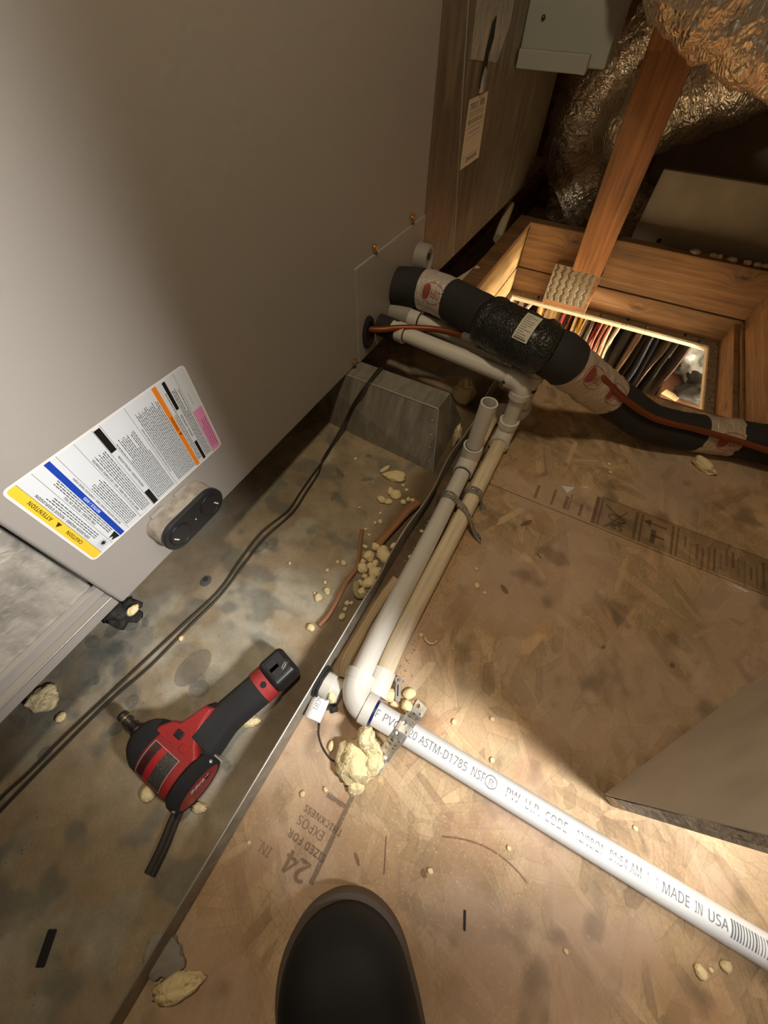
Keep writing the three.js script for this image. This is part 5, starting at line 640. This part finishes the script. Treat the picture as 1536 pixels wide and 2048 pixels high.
// ------------------------------------------------------------------ the kneeling photographer: boot in view, body behind the camera
{
  const person = thing('person', 'person in black clothes and black leather boots kneeling on the floor boards', 'person');
  const J = { rHip: [0.46, 0.5, 0.66], rKnee: [0.16, 0.5, 0.36], rAnk: [0.235, 0.13, 0.335], lHip: [0.3, 0.5, 0.78], lKnee: [0.06, 0.09, 0.66], lAnk: [0.42, 0.09, 0.93], pel: [0.4, 0.53, 0.74], waist: [0.36, 0.68, 0.7], chest: [0.3, 0.9, 0.62], neck: [0.24, 1.07, 0.56], head: [0.19, 1.2, 0.5], rSh: [0.42, 1.0, 0.52], lSh: [0.17, 1.0, 0.74], rEl: [0.36, 0.74, 0.36], lEl: [0.0, 0.76, 0.56], rWr: [0.17, 0.6, 0.22], lWr: [-0.03, 0.6, 0.32] };
  const S = [['rHip', 'rKnee', 0.085, 0.062], ['rKnee', 'rAnk', 0.06, 0.045], ['lHip', 'lKnee', 0.085, 0.062], ['lKnee', 'lAnk', 0.058, 0.043], ['rHip', 'lHip', 0.09, 0.09], ['pel', 'waist', 0.12, 0.115], ['waist', 'chest', 0.115, 0.135], ['chest', 'neck', 0.1, 0.06], ['neck', 'head', 0.052, 0.06], ['rSh', 'lSh', 0.07, 0.07], ['rSh', 'rEl', 0.056, 0.045], ['rEl', 'rWr', 0.044, 0.031], ['lSh', 'lEl', 0.056, 0.045], ['lEl', 'lWr', 0.044, 0.031]].map(([a, b, r0, r1]) => [J[a], J[b], r0, r1, 0.03]);
  S.push([[0.2, 1.25, 0.51], [0.155, 1.16, 0.46], 0.088, 0.062, 0.025]);
  // hands: palm, four fingers and a thumb each, held as around a phone
  for (const [w, f] of [[J.rWr, [-0.78, -0.3, -0.55]], [J.lWr, [0.3, -0.25, -0.92]]]) { const d = V(...f).normalize(), side = V().crossVectors(d, V(0, 1, 0)).normalize(), W = V(...w), at = (l, s, u = 0) => W.clone().addScaledVector(d, l).addScaledVector(side, s).add(V(0, u, 0)).toArray(); S.push([at(0.0, 0), at(0.07, 0), 0.03, 0.034, 0.014]); [-0.028, -0.009, 0.01, 0.028].forEach((o, i) => { const l = [0.062, 0.075, 0.07, 0.052][i]; S.push([at(0.08, o), at(0.08 + l * 0.55, o * 1.05, -0.008), 0.0105, 0.0095, 0.006], [at(0.08 + l * 0.55, o * 1.05, -0.008), at(0.08 + l * 0.85, o * 1.05, -0.03), 0.0095, 0.0085, 0.006]); }); S.push([at(0.03, 0.03, 0.006), at(0.075, 0.05, 0.02), 0.0125, 0.0095, 0.008]); }
  const res = 104, size = 1.44, org = [-0.42, 0.0, 0.08]; const mc = new MarchingCubes(res, M.grip, false, false, 260000); mc.isolation = 0; const half = res / 2;
  for (let k = 0; k < res; k++) for (let j = 0; j < res; j++) for (let i = 0; i < res; i++) {
    const x = org[0] + i / res * size, y = org[1] + j / res * size, z = org[2] + k / res * size; let d = 9;
    for (const [a, b, r0, r1, kk] of S) { const bxx = b[0] - a[0], by = b[1] - a[1], bz = b[2] - a[2], px = x - a[0], py = y - a[1], pz = z - a[2]; const t = clamp((px * bxx + py * by + pz * bz) / (bxx * bxx + by * by + bz * bz)); const ex = px - bxx * t, ey = py - by * t, ez = pz - bz * t, q = Math.sqrt(ex * ex + ey * ey + ez * ez) - (r0 + (r1 - r0) * t); if (q > 0.2 && d < 9) continue; const h = clamp(0.5 + 0.5 * (d - q) / kk); d = d * (1 - h) + q * h - kk * h * (1 - h); }
    mc.field[k * res * res + j * res + i] = -d;
  }
  mc.update(); const n = mc.count, pos = new Float32Array(n * 3), nor = new Float32Array(n * 3), col = new Float32Array(n * 3); nor.set(mc.normalArray.subarray(0, n * 3));
  for (let i = 0; i < n; i++) { const q = [0, 1, 2].map((a) => org[a] + (mc.positionArray[i * 3 + a] * half + half) / res * size); pos.set(q, i * 3); const hand = Math.min(Math.hypot(q[0] - J.rWr[0] + 0.06, q[1] - J.rWr[1] + 0.02, q[2] - J.rWr[2] + 0.05), Math.hypot(q[0] - J.lWr[0] - 0.03, q[1] - J.lWr[1] + 0.02, q[2] - J.lWr[2] + 0.09)) < 0.1; const skin = hand || (q[1] > 1.09 && q[2] < 0.545), hair = q[1] > 1.24 || (q[1] > 1.12 && q[2] > 0.545); col.set(hair ? [0.03, 0.018, 0.01] : skin ? [0.5, 0.27, 0.18] : [0.013, 0.013, 0.015], i * 3); }
  const bg = new THREE.BufferGeometry(); bg.setAttribute('position', new THREE.BufferAttribute(pos, 3)); bg.setAttribute('normal', new THREE.BufferAttribute(nor, 3)); bg.setAttribute('color', new THREE.BufferAttribute(col, 3)); bg.computeVertexNormals();
  mesh('body', bg, std({ vertexColors: true, roughness: 0.85 }), person);
  // boots
  const half_w = (s) => s < 0.06 ? 0.0575 * Math.sqrt(Math.max(0, 1 - Math.pow((0.06 - s) / 0.0602, 2.0))) + 0.0005 : s < 0.255 ? 0.058 - 0.017 * step(0.08, 0.21, s) : 0.041 * Math.sqrt(Math.max(0, 1 - Math.pow((s - 0.255) / 0.0452, 2))) + 0.0005;
  const outline = (k) => { const a = [], N = 56, at = (i) => 0.15 - 0.15 * Math.cos(Math.PI * i / N); for (let i = 0; i <= N; i++) { const s = at(i); a.push([s * (k === 1 ? 1 : 0.945) + (k === 1 ? 0 : 0.008), half_w(s) * k]); } for (let i = N - 1; i >= 1; i--) { const s = at(i); a.push([s * (k === 1 ? 1 : 0.945) + (k === 1 ? 0 : 0.008), -half_w(s) * k]); } return a; };
  function boot(pos, turn) {
    const g = new THREE.Group(); g.name = 'boot'; g.position.set(...pos); g.rotation.y = turn; g.userData.label = 'black leather boot with a brown grey welt'; person.add(g);
    const sh = new THREE.Shape(outline(1).map(([a, b]) => new THREE.Vector2(a, b))); mesh('sole', boxUV(new THREE.ExtrudeGeometry(sh, { depth: 0.022, bevelEnabled: true, bevelThickness: 0.002, bevelSize: 0.001, bevelSegments: 2 }).rotateX(-Math.PI / 2).translate(0, 0.0022, 0)), std({ color: rgb(0.1, 0.075, 0.06), roughness: 0.6 }), g, 'brown grey welted sole');
    const top = (s) => 0.024 + 0.046 * Math.sqrt(clamp(1 - Math.pow(clamp((0.055 - s) / 0.0506), 2.2))) + 0.035 * step(0.08, 0.2, s) + 0.03 * step(0.17, 0.24, s), N = 40, Mr = 24, p = [], ix = []; for (let i = 0; i <= N; i++) { const s = 0.0045 + 0.1445 * (1 - Math.cos(Math.PI * i / N)), w = Math.max(0.0005, half_w((s - 0.0045) / 0.289 * 0.3) * 0.955), h = top(s); for (let j = 0; j <= Mr; j++) { const a = Math.PI * j / Mr, c = Math.cos(a), q = Math.sin(a); p.push(s, 0.0235 + (h - 0.0235) * Math.pow(q, 0.75) * (i === N ? 0.3 : 1), w * Math.sign(c) * Math.pow(Math.abs(c), 0.7)); } } for (let i = 0; i < N; i++) for (let j = 0; j < Mr; j++) { const a = i * (Mr + 1) + j, b = a + Mr + 1; ix.push(a, a + 1, b, b, a + 1, b + 1); }
    const u = new THREE.BufferGeometry(); u.setAttribute('position', new THREE.Float32BufferAttribute(p, 3)); u.setIndex(ix); u.computeVertexNormals(); mesh('upper', boxUV(u.toNonIndexed()), std({ color: rgb(0.006, 0.006, 0.007), roughness: 0.7, side: THREE.DoubleSide }), g, 'black leather upper');
    mesh('shaft', sweep([V(0.23, 0.07, 0), V(0.235, 0.12, 0), V(0.24, 0.17, 0)], (t, a) => 0.045 + 0.006 * t, { seg: 10, rad: 24 }), std({ color: rgb(0.006, 0.006, 0.007), roughness: 0.7 }), g);
  }
  boot([0.009, 0.0005, 0.11], -0.74); boot([0.26, 0.0005, 0.8], -0.55);
}

// ------------------------------------------------------------------ lamps
{
  const W = WORK_LAMP, at = V(...W.at), dir = V(...W.aim).sub(at).normalize();
  const wl = thing('work_lamp', 'small black flood lamp on a weighted stand lighting the pan', 'lamp', [0, 0, 0]);
  mesh('base', new THREE.CylinderGeometry(0.085, 0.09, 0.02, 40).translate(0.58, 0.0102, 0.16), M.blackPlastic, wl); mesh('pole', line([0.58, 0.02, 0.16], [0.58, 0.68, 0.16], 0.008), M.steelDark, wl); mesh('arm', line([0.58, 0.67, 0.16], at.clone().addScaledVector(dir, -0.06).toArray(), 0.007), M.steelDark, wl);
  const q = new THREE.Quaternion().setFromUnitVectors(V(0, 1, 0), dir); const head = mesh('lamp_head', new THREE.LatheGeometry([[0, -0.055], [0.03, -0.05], [0.052, -0.03], [0.064, -0.012], [0.064, -0.004], [0.058, -0.004], [0.058, -0.014], [0, -0.014]].map(([r, y]) => new THREE.Vector2(r, y)), 40), M.blackPlastic, wl); head.quaternion.copy(q); head.position.copy(at);
  const lens = mesh('lamp_lens', new THREE.CylinderGeometry(0.055, 0.055, 0.004, 32), std({ color: rgb(0.9, 0.9, 0.9), emissive: rgb(...W.color), emissiveIntensity: 2, roughness: 0.4 }), wl); lens.quaternion.copy(q); lens.position.copy(at).addScaledVector(dir, -0.01);
  const s = new THREE.SpotLight(rgb(...W.color), W.power, 0, 1.185, 0.2, 2); s.position.copy(at); s.target.position.copy(at.clone().add(dir)); s.castShadow = true; s.shadow.radius = 2.7; s.shadow.mapSize.set(2048, 2048); scene.add(s, s.target);
}
function bulb(name, label, B, radius, hang, sr) {
  const g = thing(name, label, 'lamp', B.at); const b = mesh('bulb', new THREE.SphereGeometry(radius, 24, 16), std({ color: rgb(1, 0.95, 0.85), emissive: rgb(...B.color), emissiveIntensity: 4 }), g); mesh('socket', new THREE.CylinderGeometry(0.017, 0.02, 0.05, 20).translate(0, radius + 0.022, 0), M.white, g); mesh('cord', new THREE.CylinderGeometry(0.004, 0.004, hang, 8).translate(0, radius + 0.045 + hang / 2, 0), M.white, g);
  const l = new THREE.PointLight(rgb(...B.color), B.power, 0, 2); l.position.set(...B.at); l.castShadow = true; l.shadow.radius = sr; scene.add(l); b.castShadow = false; return g;
}
bulb('attic_bulb', 'bare warm bulb hanging from the roof above the hatch side', ATTIC_BULB, 0.04, 0.815, 2);
bulb('closet_bulb', 'bare warm bulb hanging from the closet ceiling below the hatch', CLOSET_BULB, 0.035, 0.118, 1.75);

renderer.render(scene, camera);
